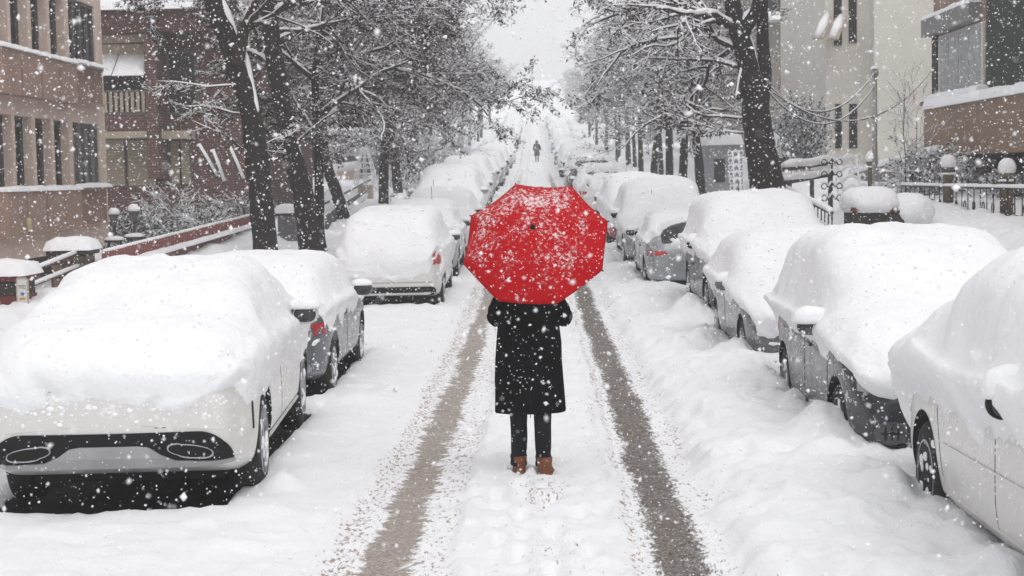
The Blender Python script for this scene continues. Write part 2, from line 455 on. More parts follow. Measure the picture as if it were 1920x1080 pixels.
def smooth_grid(G, it, ring=True):
    for _ in range(it):
        A = G.copy()
        A[1:-1] = .5*G[1:-1]+.25*(G[2:]+G[:-2])
        G = A.copy()
        G = .5*A+.25*(np.roll(A, 1, 1)+np.roll(A, -1, 1))
        G[0] = A[0]; G[-1] = A[-1]
    return G
def body_grid(kind, dy=.05, sub=5):
    L, W, wr, top, sh, ra, fa = PROF[kind]
    ys = np.arange(0, L+1e-6, dy)
    zt = np.interp(ys, *zip(*top)); zs = np.minimum(np.interp(ys, *zip(*sh)), zt-.012)
    e = np.minimum(ys, L-ys)
    w = W*(1-.16*np.clip(1-e/.75, 0, 1)**2.6)
    zb = .23+.05*np.clip(1-e/.35, 0, 1)
    if kind == 'coupe': zb = zb+.07*np.clip(1-ys/.5, 0, 1)
    rings = []
    for y, t, s, ww, b in zip(ys, zt, zs, w, zb):
        h = min(max((t-s)/.45, 0), 1)
        q = lambda a, c: a+(c-a)*h
        C = [(0, b), (.55*ww, b), (.86*ww, b), (.965*ww, b+.06), (ww, b+.22), (ww, s-.2), (.995*ww, s-.09), (.965*ww, s-.01), (.91*ww, s+.35*min(.06, t-s)),
             (q(.86, .79)*ww, s+q(.5, .60)*(t-s)), (q(.78, .70)*ww, s+q(.75, .88)*(t-s)), (q(.6, .56)*ww, s+q(.9, .975)*(t-s)), (q(.3, .28)*ww, t-.004), (0, t)]
        C = np.array(C)
        pts = [C[0]]
        for a, c in zip(C[:-1], C[1:]):
            for k in range(1, sub+1): pts.append(a+(c-a)*k/sub)
        pts = np.array(pts)
        ring = np.concatenate([pts, pts[-2:0:-1]*[-1, 1]])
        rings.append(np.stack([ring[:, 0], np.full(len(ring), y), ring[:, 1]], 1))
    G = np.array(rings)
    def cap(ring, yend, sgn):
        c = np.array([0, yend, (ring[:, 2].min()+ring[:, 2].max())/2])
        out = []
        for s in (0.0, .12, .25, .4, .55, .7, .82, .91, .965):
            r = c+(ring-c)*s
            r[:, 1] = yend+sgn*.045*(1-s**3)*(1-.5*(ring[:, 0]/W)**2*s)
            out.append(r)
        return out
    G = np.concatenate([np.array(cap(G[0], ys[0], -1)), G, np.array(cap(G[-1], ys[-1], 1)[::-1])])
    G = smooth_grid(G, 3)
    G[:, :, 1] -= L/2
    return G, L, W, wr, ra-L/2, fa-L/2
def grid_faces(n, m):
    i = np.arange(n-1)[:, None]; j = np.arange(m)[None, :]
    j2 = (j+1) % m
    return np.stack([(i*m+j).ravel(), (i*m+j2).ravel(), ((i+1)*m+j2).ravel(), ((i+1)*m+j).ravel()], 1)
def grid_normals(G):
    di = np.gradient(G, axis=0); dj = np.roll(G, -1, 1)-np.roll(G, 1, 1)
    N = np.cross(dj, di); N /= (np.linalg.norm(N, axis=2, keepdims=True)+1e-9)
    c = G.mean((0, 1)); s = np.sign(np.sum(N[len(G)//2]*(G[len(G)//2]-c)))
    if s < 0: N = -N
    N[0] = (0, -1, 0); N[-1] = (0, 1, 0)
    return N
_boolcache = {}
def cut_body(kind, G, L, W, wr, ra, fa):
    """wheel arches cut out of the shell"""
    if kind in _boolcache: return _boolcache[kind].copy()
    me = bpy.data.meshes.new('b'); F = grid_faces(*G.shape[:2])
    me.from_pydata(G.reshape(-1, 3).tolist(), [], F.tolist())
    bm = bmesh.new(); bm.from_mesh(me); bmesh.ops.remove_doubles(bm, verts=bm.verts, dist=1e-4); bmesh.ops.recalc_face_normals(bm, faces=bm.faces); bm.to_mesh(me); bm.free()
    o = bpy.data.objects.new('b', me); COL.objects.link(o)
    cb = MB()
    for y in (ra, fa):
        for s in (-1, 1):
            cb.lathe([(wr+.055, W-.42), (wr+.055, W+.2)] if s > 0 else [(wr+.055, -W-.2), (wr+.055, -W+.42)], (0, y, wr+.01), 36, 'x')
    co = cb.build('c', None); bm = bmesh.new(); bm.from_mesh(co.data); bmesh.ops.recalc_face_normals(bm, faces=bm.faces); bm.to_mesh(co.data); bm.free()
    md = o.modifiers.new('x', 'BOOLEAN'); md.object = co; md.operation = 'DIFFERENCE'; md.solver = 'EXACT'
    dg = bpy.context.evaluated_depsgraph_get()
    out = bpy.data.meshes.new_from_object(o.evaluated_get(dg))
    for x in (o, co): bpy.data.objects.remove(x)
    # the inside of the arches takes the second material slot
    out.materials.clear()
    mi = []
    for p in out.polygons:
        c = p.center
        ins = False
        for y in (ra, fa):
            dd = math.hypot(c.y-y, c.z-wr-.01)
            if dd < wr+.06 and abs(c.x) < W-.0: ins = ins or (dd < wr+.045 or abs(p.normal.x) < .35) and abs(c.x) > W-.45
        mi.append(1 if ins else 0)
    out.polygons.foreach_set('material_index', mi)
    _boolcache[kind] = out
    return out.copy()
def decal(name, bvh, poly, ax, m, parent, off=.005, th=.012, step=.07):
    """a trim, lamp or pane cut to an outline and laid on the curved shell"""
    bm = bmesh.new()
    bm.faces.new([bm.verts.new((a, b, 0)) for a, b in poly])
    A = [p[0] for p in poly]; B = [p[1] for p in poly]
    for lo, hi, no in ((min(A), max(A), (1, 0, 0)), (min(B), max(B), (0, 1, 0))):
        t = lo+step
        while t < hi:
            bmesh.ops.bisect_plane(bm, geom=bm.verts[:]+bm.edges[:]+bm.faces[:], plane_co=(no[0]*t, no[1]*t, 0), plane_no=no); t += step
    inner = {}
    for v in bm.verts[:]:
        a, b = v.co.x, v.co.y
        if ax == 'rear': o, d, dn = Vector((a, -9, b)), Vector((0, 1, 0)), Vector((0, -1, 0))
        elif ax == 'front': o, d, dn = Vector((a, 9, b)), Vector((0, -1, 0)), Vector((0, 1, 0))
        elif ax == 'left': o, d, dn = Vector((-5, a, b)), Vector((1, 0, 0)), Vector((-1, 0, 0))
        elif ax == 'right': o, d, dn = Vector((5, a, b)), Vector((-1, 0, 0)), Vector((1, 0, 0))
        else: o, d, dn = Vector((a, b, 5)), Vector((0, 0, -1)), Vector((0, 0, 1))
        h, n, _, _ = bvh.ray_cast(o, d)
        if h is None: h, n, _, _ = bvh.find_nearest(o+d*8.2 if ax != 'top' else Vector((a, b, 1)))
        if n.dot(dn) < 0: n = -n
        v.co = h+n*off
        inner[v] = h+n*(off-th)
    bmesh.ops.recalc_face_normals(bm, faces=bm.faces)
    fs0 = bm.faces[:]
    nv = {v: bm.verts.new(c) for v, c in inner.items()}
    for e in [e for e in bm.edges if len(e.link_faces) == 1]:
        bm.faces.new((e.verts[0], e.verts[1], nv[e.verts[1]], nv[e.verts[0]]))
    bmesh.ops.recalc_face_normals(bm, faces=bm.faces)
    me = bpy.data.meshes.new(name); bm.to_mesh(me); bm.free()
    return link(name, me, m, parent, smooth=False)
def rr(a0, a1, b0, b1, r, k=5):
    out = []
    for cx, cy, s in ((a1-r, b1-r, 0), (a0+r, b1-r, 90), (a0+r, b0+r, 180), (a1-r, b0+r, 270)):
        for i in range(k+1):
            t = R(s+90*i/k); out.append((cx+r*math.cos(t), cy+r*math.sin(t)))
    return out
def wheel(parent, x, y, r, w=.21, spokes=5, rimm=None, snowy=.5, seed=0):
    s = 1 if x > 0 else -1
    b = MB()
    prof = [(r*.62, -w/2), (r*.80, -w/2), (r*.95, -w/2+.012), (r, -w/2+.04), (r, w/2-.04), (r*.95, w/2-.012), (r*.80, w/2), (r*.66, w/2-.01), (r*.62, w/2-.05)]
    b.lathe(prof, (0, 0, 0), 40, 'x')
    wo = b.build('wheel', RUBBER, parent, smooth=True); wo.location = (x-s*w/2, y, r)
    rb = MB()
    rb.lathe([(r*.655, w/2-.02), (r*.66, w/2+.002), (r*.62, w/2+.004), (r*.60, w/2-.03)] if s > 0 else [(r*.60, -w/2+.03), (r*.62, -w/2-.004), (r*.66, -w/2-.002), (r*.655, -w/2+.02)], (0, 0, 0), 40, 'x')
    rb.lathe([(.05, w/2-.04), (.05, w/2-.005)] if s > 0 else [(.05, -w/2+.005), (.05, -w/2+.04)], (0, 0, 0), 16, 'x')
    for k in range(spokes):
        a = 2*math.pi*k/spokes+.3+seed
        for da in (-.14, .14):
            q = Vector((s*(w/2-.012), math.cos(a+da)*r*.62, math.sin(a+da)*r*.62)); p = Vector((s*(w/2-.022), math.cos(a+da*.3)*.04, math.sin(a+da*.3)*.04))
            rb.obox(p, q, .026, .03)
    rb.build('rim', rimm or ALLOY, wo, smooth=False)
    if snowy:
        sh = []
        rng = random.Random(seed*31+int(y*10))
        for k in range(int(16*snowy)):
            a = rng.uniform(0, 2*math.pi); q = rng.uniform(.15, .6)*r
            sh.append(blob((s*(w/2-.0), math.cos(a)*q, math.sin(a)*q), (.012, rng.uniform(.02, .05), rng.uniform(.015, .045)), k, .3, 10, -1))
        snow_on('wheel_snow', sh, wo)
    return wo
def car(name, label, kind, body_m, snow=.12, side_t=.05, cut=(.62, .55, .55), bare=(), seed=0, lights=True, group=None, mirrors=(1, 1), glass=True, dy=.05, lumps=.02, rim=None, extra=None, det=True, cut_fn=None, wsnow=.5, ant=None, mdy=0., mdz=0., msnow=1.0):
    root = empty(name, (0, 0, 0))
    tag(root, label, 'car', group)
    G, L, W, wr, ra, fa = body_grid(kind, dy if det else .12, 5 if det else 3)
    if det:
        me = cut_body(kind, G, L, W, wr, ra, fa)
        me.materials.append(body_m); me.materials.append(BLACKP)
    else:
        me = bpy.data.meshes.new('body'); me.from_pydata(G.reshape(-1, 3).tolist(), [], grid_faces(*G.shape[:2]).tolist()); me.materials.append(body_m)
    me.name = 'body'
    bo = link('body', me, None, root)
    bo.name = 'body'
    bvh = BVHTree.FromPolygons([tuple(p) for p in G.reshape(-1, 3)], [tuple(f) for f in grid_faces(*G.shape[:2])])
    # black floor pan between the wheels
    MB().box(-W+.25, W-.25, -L/2+.55, L/2-.5, .17, .27).build('underbody', BLACKP, root)
    top = PROF[kind][3]; sh = PROF[kind][4]
    tz = lambda y: float(np.interp(y, *zip(*top))); sz = lambda y: float(np.interp(y, *zip(*sh)))
    if glass:
        roof = max(t[1] for t in top)
        ya = min(t[0] for t in top if t[1] > roof-.13); yb = max(t[0] for t in top if t[1] > roof-.20)
        s0 = sz(1.5)+.045
        # where the screen reaches the belt, at each end
        yr = min(y for y in np.arange(.05, 2.5, .02) if tz(y) > s0+.10); yf = max(y for y in np.arange(2, L, .02) if tz(y) > s0+.10)
        zt = s0+.78*(roof-s0-.03)
        yra = min(y for y in np.arange(.05, 2.5, .02) if tz(y) > zt+.10); yfa = max(y for y in np.arange(2, L, .02) if tz(y) > zt+.10)
        ym = (ya+yb)/2+.12
        for ax, s in (('left', -1), ('right', 1)):
            decal('side_window', bvh, [(yr+.28-L/2, s0), (ym-.04-L/2, s0), (ym-.04-L/2, zt), (yra+.28-L/2, zt)], ax, GLASS, root)
            decal('side_window', bvh, [(ym+.04-L/2, s0), (yf-.22-L/2, s0), (yfa-.15-L/2, zt), (ym+.04-L/2, zt)], ax, GLASS, root)
        q = W*.66
        r0 = min(y for y in np.arange(.03, 2.5, .01) if tz(y) > sz(y)+.09)+.05-L/2; r1 = ya-.06-L/2
        if r1-r0 > .2: decal('rear_window', bvh, rr(-q, q, r0, r1, .06), 'top', GLASS, root)
        w0 = yb+.10-L/2; w1 = max(y for y in np.arange(2, L, .01) if tz(y) > sz(y)+.13)-.05-L/2
        if w1-w0 > .2: decal('windscreen', bvh, rr(-q, q, w0, w1, .06), 'top', GLASS, root)
    if lights:
        zl = sz(.2)-.12 if kind != 'coupe' else .84
        for s in (-1, 1):
            if kind in ('van', 'suv', 'mpv'):
                pl = [(s*W*.70, zl-.05), (s*W*.97, zl-.05), (s*W*.95, zl+.27), (s*W*.80, zl+.27)]
            else:
                pl = [(s*W*.55, zl+.01), (s*W*.96, zl-.05), (s*W*.94, zl+.07), (s*W*.60, zl+.06)]
            decal('tail_light', bvh, pl if s > 0 else pl[::-1], 'rear', REDL, root, .006, .03)
            zh = sz(L-.3)-.10
            ph = [(s*W*.52, zh-.06), (s*W*.93, zh-.02), (s*W*.92, zh+.12), (s*W*.58, zh+.06)]
            decal('headlight', bvh, ph if s > 0 else ph[::-1], 'front', HEADL, root, .01, .03)
    for x in (-1, 1):
        wheel(root, x*(W-.015), ra, wr, rimm=rim, seed=seed, snowy=wsnow if det else 0); wheel(root, x*(W-.015), fa, wr, rimm=rim, seed=seed+.4, snowy=wsnow if det else 0)
    # door mirrors with snow on top
    sy = sz(2.0)
    ymir = max(y for y in np.arange(2, L, .02) if tz(y) > sy+.14)-.42-L/2+mdy
    sy += mdz
    for s, on in zip((-1, 1), mirrors):
        if not on: continue
        V, F = blob((s*(W+.10), ymir, sy+.07), (.115, .06, .075), 3, .02, 20, -1, 2.8)
        mo = MB().add(V, F).obox((s*(W-.04), ymir, sy+.02), (s*(W+.05), ymir, sy+.04), .05, .04).build('mirror', body_m if on == 1 else BLACKP, root, True)
        MB().add(*blob((s*(W+.10), ymir-.045, sy+.07), (.095, .02, .058), 3, 0, 16, -1, 3)).build('mirror_glass', GLASS, mo, True)
        if snow > 0: MB().add(*blob((s*(W+.09), ymir+.0, sy+.13), (.13*msnow, .09*msnow, (.03+.28*snow)*msnow), seed+5, .10, 24, -.25)).build('mirror_snow', SNOW, mo, True)
    # the blanket of snow: the shell swollen outwards where snow lies, tucked inside where it has slid off
    if snow > 0:
        S = smooth_grid(G, 10 if det else 4)
        N = grid_normals(S)
        X, Y, Z = S[..., 0], S[..., 1], S[..., 2]
        cs, cr_, cf = cut
        er, ef = ss(.35, 0, Y+L/2), ss(.35, 0, L/2-Y)
        c = cs*(1-er)*(1-ef)+cr_*er+cf*ef
        nz = fbm(X*3.5+seed*3.3, Y*3.5, Z*2.5, 4, seed); nz2 = fbm(X*1.2+seed, Y*1.2, Z*1.2, 2, seed+9); nz3 = fbm(X*14+seed, Y*14, Z*14, 2, seed+19)
        up0 = ss(.35, .8, N[..., 2])
        c = c+.12*nz+.05*nz2+.05*nz3-.45*up0
        if cut_fn: c = c+cut_fn(X, Y, Z)
        m = ss(-.06, .09, Z-c)
        for bx, by, bz, br in bare:
            d = np.sqrt((X-bx)**2+(Y-by)**2+(Z-bz)**2)
            m = m*ss(br*.75, br*1.15, d+.12*br*nz*2)
        up = ss(-.1, .75, N[..., 2])
        t = side_t+(snow-side_t)*up
        ridge = 1-np.abs(vn(X*7+seed, Y*9, Z*9, seed+29))*2
        t = t*(1+.25*nz2)+lumps*nz*(.5+.5*up)+.007*nz3+.010*ridge*(1-.6*up)
        t = np.maximum(t, .015)
        edge = ss(0, .25, Z-c)
        t = t*(.22+.78*edge)
        t = -.045*(1-m)+t*m
        P = S+N*t[..., None]
        F = grid_faces(*G.shape[:2])
        mv = m.ravel()
        keep = mv[F].max(1) > .02
        F = F[keep]
        used = np.unique(F); idx = np.zeros(P.shape[0]*P.shape[1], int); idx[used] = np.arange(len(used))
        so = mesh('snow_blanket', P.reshape(-1, 3)[used], idx[F], SNOW, root)
        bm = bmesh.new(); bm.from_mesh(so.data); bmesh.ops.recalc_face_normals(bm, faces=bm.faces); bm.to_mesh(so.data); bm.free()
    if ant:
        ay = ant-L/2
        MB().tube([(0.25, ay, tz(ant)-.02), (.25, ay-.12, tz(ant)+.42)], .006, 6).build('aerial', BLACKP, root)
    if extra: extra(root, bvh, L, W)
    return root
def park(root, row):
    kd, x, a, b, f = row
    y = (a+b)/2; s = slope(y)
    root.location = (x, y, float(base(y))-.0)
    root.rotation_euler = (-s if f else s, 0, math.pi if f else 0)
    return root
def sink(o, dz): o.location.z -= dz
W_PAINT = paint('white_paint', (.62, .61, .59))
D_GREY = paint('grey_paint', (.10, .105, .125), .3)
NAVY = paint('navy_paint', (.012, .013, .022), .1)
GREY2 = paint('mid_grey_paint', (.13, .13, .14), .3)
BLACKC = paint('black_paint', (.02, .02, .023))
SILV = paint('silver_paint', (.30, .31, .33), .4)
REDP = paint('red_paint', (.30, .015, .02))

def coupe_extra(root, bvh, L, W):
    # black lower bumper band with two chrome-rimmed exhausts and a silver insert
    K = .93
    arc = [(.62+.22*math.sin(R(t)), .385+.165*math.cos(R(t))) for t in range(0, 91, 9)]
    clumps(root, bvh, 170, ((-.80, .80), (.57, .78)), 3)
    clumps(root, bvh, 120, ((-1.6, 1.0), (.45, .74)), 4, 'right')
    for pl in ([(-.62, .80), (.62, .80), (.62, .805), (-.62, .805)], [(.30, .575), (.37, .575), (.37, .579), (.30, .579)]): decal('panel_gap', bvh, pl, 'rear', BLACKP, root, .001)
    out = [(-a, b) for a, b in arc[::-1]]+arc+[(.84, .375), (-.84, .375)]
    decal('bumper_trim', bvh, [(a*K, b) for a, b in out], 'rear', BLACKP, root, .012, .02, .05)
    ins = [(-.84, .355), (.84, .355), (.84, .372), (.46, .385), (.36, .42), (.28, .465), (.20, .475), (-.20, .475), (-.28, .465), (-.36, .42), (-.46, .385), (-.84, .372)]
    decal('bumper_insert', bvh, [(a*K, b) for a, b in ins], 'rear', SILVER, root, .022, .02, .05)
    for s in (-1, 1):
        sq = lambda v, p: math.copysign(abs(v)**p, v)
        o1 = [(s*K*(.565+.160*sq(math.cos(t), 1.0)), .438+.040*sq(math.sin(t), .8)-.05*math.cos(t)*.35+(.006 if math.cos(t) < -.5 else 0)) for t in np.linspace(0, 2*math.pi, 33)[:-1]]
        e = decal('exhaust_tip', bvh, o1, 'rear', CHROME, root, .026, .03, .04)
        c = (sum(p[0] for p in o1)/len(o1), sum(p[1] for p in o1)/len(o1))
        o2 = [(c[0]+(a-c[0])*.93, c[1]+(b-c[1])*.80) for a, b in o1]
        decal('exhaust_opening', bvh, o2, 'rear', BLACKP, e, .030, .02, .04)
        decal('side_vent', bvh, [(-L/2+.40, .50), (-L/2+.43, .50), (-L/2+.40, .74), (-L/2+.375, .74)], 'right' if s > 0 else 'left', BLACKP, root, .006)
        ax = 'right' if s > 0 else 'left'
        decal('side_skirt', bvh, [(-L/2+1.36, .245), (-L/2+3.37, .245), (-L/2+3.37, .33), (-L/2+1.36, .33)], ax, W_PAINT, root, .014, .02)
        decal('door_gap', bvh, [(-L/2+1.36, .345), (-L/2+3.37, .345), (-L/2+3.37, .352), (-L/2+1.36, .352)], ax, BLACKP, root, .002)
        decal('door_gap', bvh, [(-L/2+2.05, .36), (-L/2+2.056, .36), (-L/2+1.92, .86), (-L/2+1.913, .86)], ax, BLACKP, root, .002)
def clumps(root, bvh, n, region, seed, ax='rear'):
    """small lumps of snow clinging to a car panel"""
    rg_ = random.Random(seed); sh = []
    for k in range(n):
        a, b = rg_.uniform(*region[0]), region[1][0]+(region[1][1]-region[1][0])*rg_.random()**.5
        o, d = (Vector((a, -9, b)), Vector((0, 1, 0))) if ax == 'rear' else (Vector((a, 9, b)), Vector((0, -1, 0))) if ax == 'front' else (Vector((5 if ax == 'right' else -5, a, b)), Vector((-1 if ax == 'right' else 1, 0, 0)))
        h, nn_, _, _ = bvh.ray_cast(o, d)
        if h is None: continue
        r = rg_.uniform(.003, .010)*(1.7 if rg_.random() < .1 else 1); t = r*.5
        rr3 = (r*1.5, t, r) if ax in ('rear', 'front') else (t, r*1.4, r)
        sh.append(blob(h, rr3, k, .5, 10, -1, 2))
    snow_on('snow_clumps', sh, root)
def l1cut(X, Y, Z): return .14*ss(1.2, -.2, np.abs(Y+.6))*0 + .10*ss(.6, 1.5, Y)
L1 = park(car('parked_car', 'white coupe buried in snow, nearest on the left, with two chrome exhausts', 'coupe', W_PAINT, .12, .045, (.66, .66, .6),
   bare=[(.93, .55, 1.06, .16)], seed=1, extra=coupe_extra, group='cars parked along the left side', rim=ALLOY, lumps=.03), CAR_TABLE[0])
L1.rotation_euler.z = R(3.0); L1.scale = (1, 1, 1.12); L1.location.z += .03
def skirt_extra(root, bvh, L, W):
    for ax in ('left', 'right'):
        decal('door_gap', bvh, [(-.25, .34), (-.243, .34), (-.243, .90), (-.25, .90)], ax, BLACKP, root, .002)
        decal('door_handle', bvh, rr(-.50, -.32, .80, .825, .01), ax, BLACKP, root, .012, .02)
        decal('side_skirt', bvh, [(-L/2+1.15, .25), (L/2-1.2, .25), (L/2-1.2, .31), (-L/2+1.15, .31)], ax, BLACKP, root, .01)
L2 = park(car('parked_car', 'dark grey hatchback behind the white coupe, red tail light and side door showing', 'hatch', D_GREY, .12, .04, (.74, .42, .6),
   bare=[(.80, -1.95, .87, .19), (.72, .75, 1.16, .30), (.88, 1.2, .62, .42)], seed=2, extra=skirt_extra, group='cars parked along the left side', cut_fn=lambda X, Y, Z: .06*np.sign(X)+.10*ss(.5, 1.6, Y), mirrors=(1, 1)), CAR_TABLE[1])
def van_extra(root, bvh, L, W):
    decal('bumper_trim', bvh, rr(-.80, .80, .275, .43, .07), 'rear', BLACKP, root, .012, .02)
    decal('tailgate_gap', bvh, [(-.75, .50), (.75, .50), (.75, .508), (-.75, .508)], 'rear', BLACKP, root, .002)
L3 = park(car('parked_car', 'white people carrier under thick snow with a black lower bumper, left row', 'van', W_PAINT, .16, .05, (.62, .56, .6),
   bare=[(.93, -2.0, .92, .24), (.93, -2.05, .7, .2)], seed=3, extra=van_extra, group='cars parked along the left side'), CAR_TABLE[2])
L4 = park(car('parked_car', 'silver saloon just beyond the white people carrier, small red tail light showing', 'sedan', SILV, .15, .04, (.74, .50, .6),
   bare=[(.83, -2.1, .92, .2), (.80, .75, 1.1, .25)], seed=4, extra=skirt_extra, group='cars parked along the left side', ant=2.0), CAR_TABLE[3])
L5 = park(car('parked_car', 'snow covered white car facing us with dark mirrors, fifth in the left row', 'sedan', W_PAINT, .16, .05, (.5, .5, .36),
   seed=5, mirrors=(2, 2), group='cars parked along the left side', extra=lambda r, b, L, W: decal('grille', b, rr(-.6, .6, .27, .42, .03), 'front', BLACKP, r, .012), ant=1.2), CAR_TABLE[4])
L6 = park(car('parked_car', 'snow covered off-road car facing us, sixth in the left row', 'suv', SILV, .16, .05, (.6, .5, .45), seed=6, group='cars parked along the left side'), CAR_TABLE[5])
L7 = park(car('parked_car', 'snow covered saloon with its back to us, seventh in the left row', 'sedan', W_PAINT, .18, .05, (.55, .5, .5), seed=7, group='cars parked along the left side'), CAR_TABLE[6])
L8 = park(car('parked_car', 'white off-road car with a dark strip of bare windscreen, eighth in the left row', 'suv', W_PAINT, .15, .05, (.6, .5, .5),
   bare=[(.45, 1.1, 1.62, .22), (.15, 1.1, 1.62, .22), (-.15, 1.1, 1.62, .22), (-.45, 1.1, 1.62, .22)], seed=8, group='cars parked along the left side'), CAR_TABLE[7])
L9 = park(car('parked_car', 'dark grey car with its flank bare of snow, ninth in the left row', 'sedan', D_GREY, .15, .04, (.75, .6, .6), seed=9, group='cars parked along the left side'), CAR_TABLE[8])

def white_extra(root, bvh, L, W):
    clumps(root, bvh, 230, ((-1.9, 1.1), (.42, .80)), 8, 'left')
    for ax in ('left', 'right'):
        decal('door_gap', bvh, [(-.35, .32), (-.343, .32), (-.343, .95), (-.35, .95)], ax, BLACKP, root, .002)
        decal('door_gap', bvh, [(.78, .40), (.786, .40), (.90, .75), (.80, 1.0), (.793, 1.0), (.892, .75)], ax, BLACKP, root, .002)
        decal('side_skirt', bvh, [(-L/2+1.20, .25), (L/2-1.32, .25), (L/2-1.32, .33), (-L/2+1.20, .33)], ax, W_PAINT, root, .012, .02)
        decal('door_handle', bvh, rr(-.62, -.42, .84, .87, .012), ax, W_PAINT, root, .02, .02)
        decal('door_crease', bvh, [(-1.3, .62), (.75, .58), (.75, .592), (-1.3, .632)], ax, W_PAINT, root, .012)
R1 = park(car('parked_car', 'white car nearest on the right, bare lower door and snow topped mirror', 'hatch', W_PAINT, .30, .08, (.74, .5, .34), mdy=-1.45, mdz=.02, msnow=1.1,
   seed=11, extra=white_extra, group='cars parked along the right side', lumps=.035, mirrors=(2, 1), rim=ALLOY), CAR_TABLE[9])
R1.scale = (1, 1, 1.14); R1.location.z -= .10
def navy_extra(root, bvh, L, W):
    clumps(root, bvh, 120, ((-1.2, 1.9), (.45, .95)), 6, 'right'); clumps(root, bvh, 90, ((-.8, .8), (.38, .70)), 7, 'front')
    for s in (-1, 1):
        ring = lambda k: [(s*.66+.12*k*math.cos(t), .40+.090*k*math.sin(t)) for t in np.linspace(0, 2*math.pi, 28)[:-1]]
        e = decal('fog_lamp', bvh, ring(1), 'front', mat('dark_chrome', (.10, .10, .105), .3, .6), root, .012, .03, .05)
        decal('lamp_lens', bvh, ring(.82), 'front', mat('smoked_lens', (.05, .052, .055), .15, coat=.5), e, .018, .02, .05)
        for dx in (-.045, 0, .045): decal('lamp_rib', bvh, [(s*.66+dx-.006, .35), (s*.66+dx+.006, .35), (s*.66+dx+.006, .45), (s*.66+dx-.006, .45)], 'front', BLACKP, e, .022, .01, .2)
        decal('lamp_rib', bvh, [(s*.66-.07, .394), (s*.66+.07, .394), (s*.66+.07, .406), (s*.66-.07, .406)], 'front', BLACKP, e, .024, .01, .2)
    decal('lower_grille', bvh, rr(-.62, .62, .26, .31, .02), 'front', BLACKP, root, .01)
    for ax in ('left', 'right'):
        decal('door_gap', bvh, [(.98, .34), (.987, .34), (.987, .98), (.98, .98)], ax, BLACKP, root, .002)
        decal('door_gap', bvh, [(-.12, .34), (-.113, .34), (-.113, .98), (-.12, .98)], ax, BLACKP, root, .002)
        decal('door_handle', bvh, rr(.02, .22, .86, .885, .01), ax, NAVY, root, .02, .02)
        decal('side_skirt', bvh, [(-L/2+1.15, .24), (L/2-1.2, .24), (L/2-1.2, .33), (-L/2+1.15, .33)], ax, BLACKP, root, .01)
R2 = park(car('parked_car', 'dark navy people carrier facing us with a round fog lamp under a huge snow heap', 'mpv', NAVY, .22, .07, (.90, .55, .64), mdz=-.02, mdy=.05, msnow=1.25,
   seed=12, extra=navy_extra, group='cars parked along the right side', lumps=.03, wsnow=.8), CAR_TABLE[10])
sink(R2, .13)
R3 = park(car('parked_car', 'mid grey hatchback facing us behind the navy people carrier, snow over its bonnet', 'hatch', GREY2, .24, .12, (.80, .5, .45),
   seed=13, extra=skirt_extra, group='cars parked along the right side', lumps=.03), CAR_TABLE[11])
R3.scale = (1, 1, 1.0); sink(R3, .08)
R4 = park(car('parked_car', 'black off-road car with a black mirror facing us, its front bumper bare', 'suv', BLACKC, .26, .10, (.95, .7, .62),
   seed=14, extra=skirt_extra, group='cars parked along the right side', mirrors=(2, 2), ant=2.4), CAR_TABLE[12])
R5 = park(car('parked_car', 'silver hatchback with a bare red and clear tail light beyond the black off-road car', 'hatch', SILV, .12, .03, (.95, .88, .6),
   bare=[(-.70, -1.98, .90, .33), (0, -1.6, 1.22, .33), (-.3, -1.65, 1.2, .3), (-.80, .6, 1.1, .34)], seed=15, extra=skirt_extra, group='cars parked along the right side', mirrors=(2, 2)), CAR_TABLE[13])
R6 = park(car('parked_car', 'tall car under a smooth cap of snow with a black mirror, beyond the silver hatchback', 'mpv', SILV, .22, .10, (.75, .6, .5),
   seed=16, group='cars parked along the right side', mirrors=(2, 2), ant=3.2), CAR_TABLE[14])
R7 = park(car('parked_car', 'snow covered car with a strip of red rear bumper, half behind the red umbrella', 'hatch', REDP, .22, .10, (.55, .45, .45),
   seed=17, group='cars parked along the right side'), CAR_TABLE[15])
R7.scale = (1, 1, 1.12)
R8 = park(car('parked_car', 'white saloon with a dark bare strip of rear window above the red umbrella', 'sedan', W_PAINT, .14, .04, (.62, .55, .6),
   bare=[(-.70, -2.1, .95, .26), (-.4, -1.15, 1.3, .17), (-.15, -1.15, 1.3, .17), (.1, -1.15, 1.3, .17), (.35, -1.15, 1.3, .17)], seed=18, group='cars parked along the right side'), CAR_TABLE[16])
R8.scale = (1, 1, 1.08)
R9 = park(car('parked_car', 'dark off-road car with tall red tail lights beyond the white saloon', 'suv', D_GREY, .10, .03, (1.1, .72, .7),
   bare=[(-.78, -2.2, 1.2, .4), (.0, -2.0, 1.55, .3), (-.45, -1.95, 1.62, .3), (.45, -1.95, 1.6, .25)], seed=19, group='cars parked along the right side'), CAR_TABLE[17])
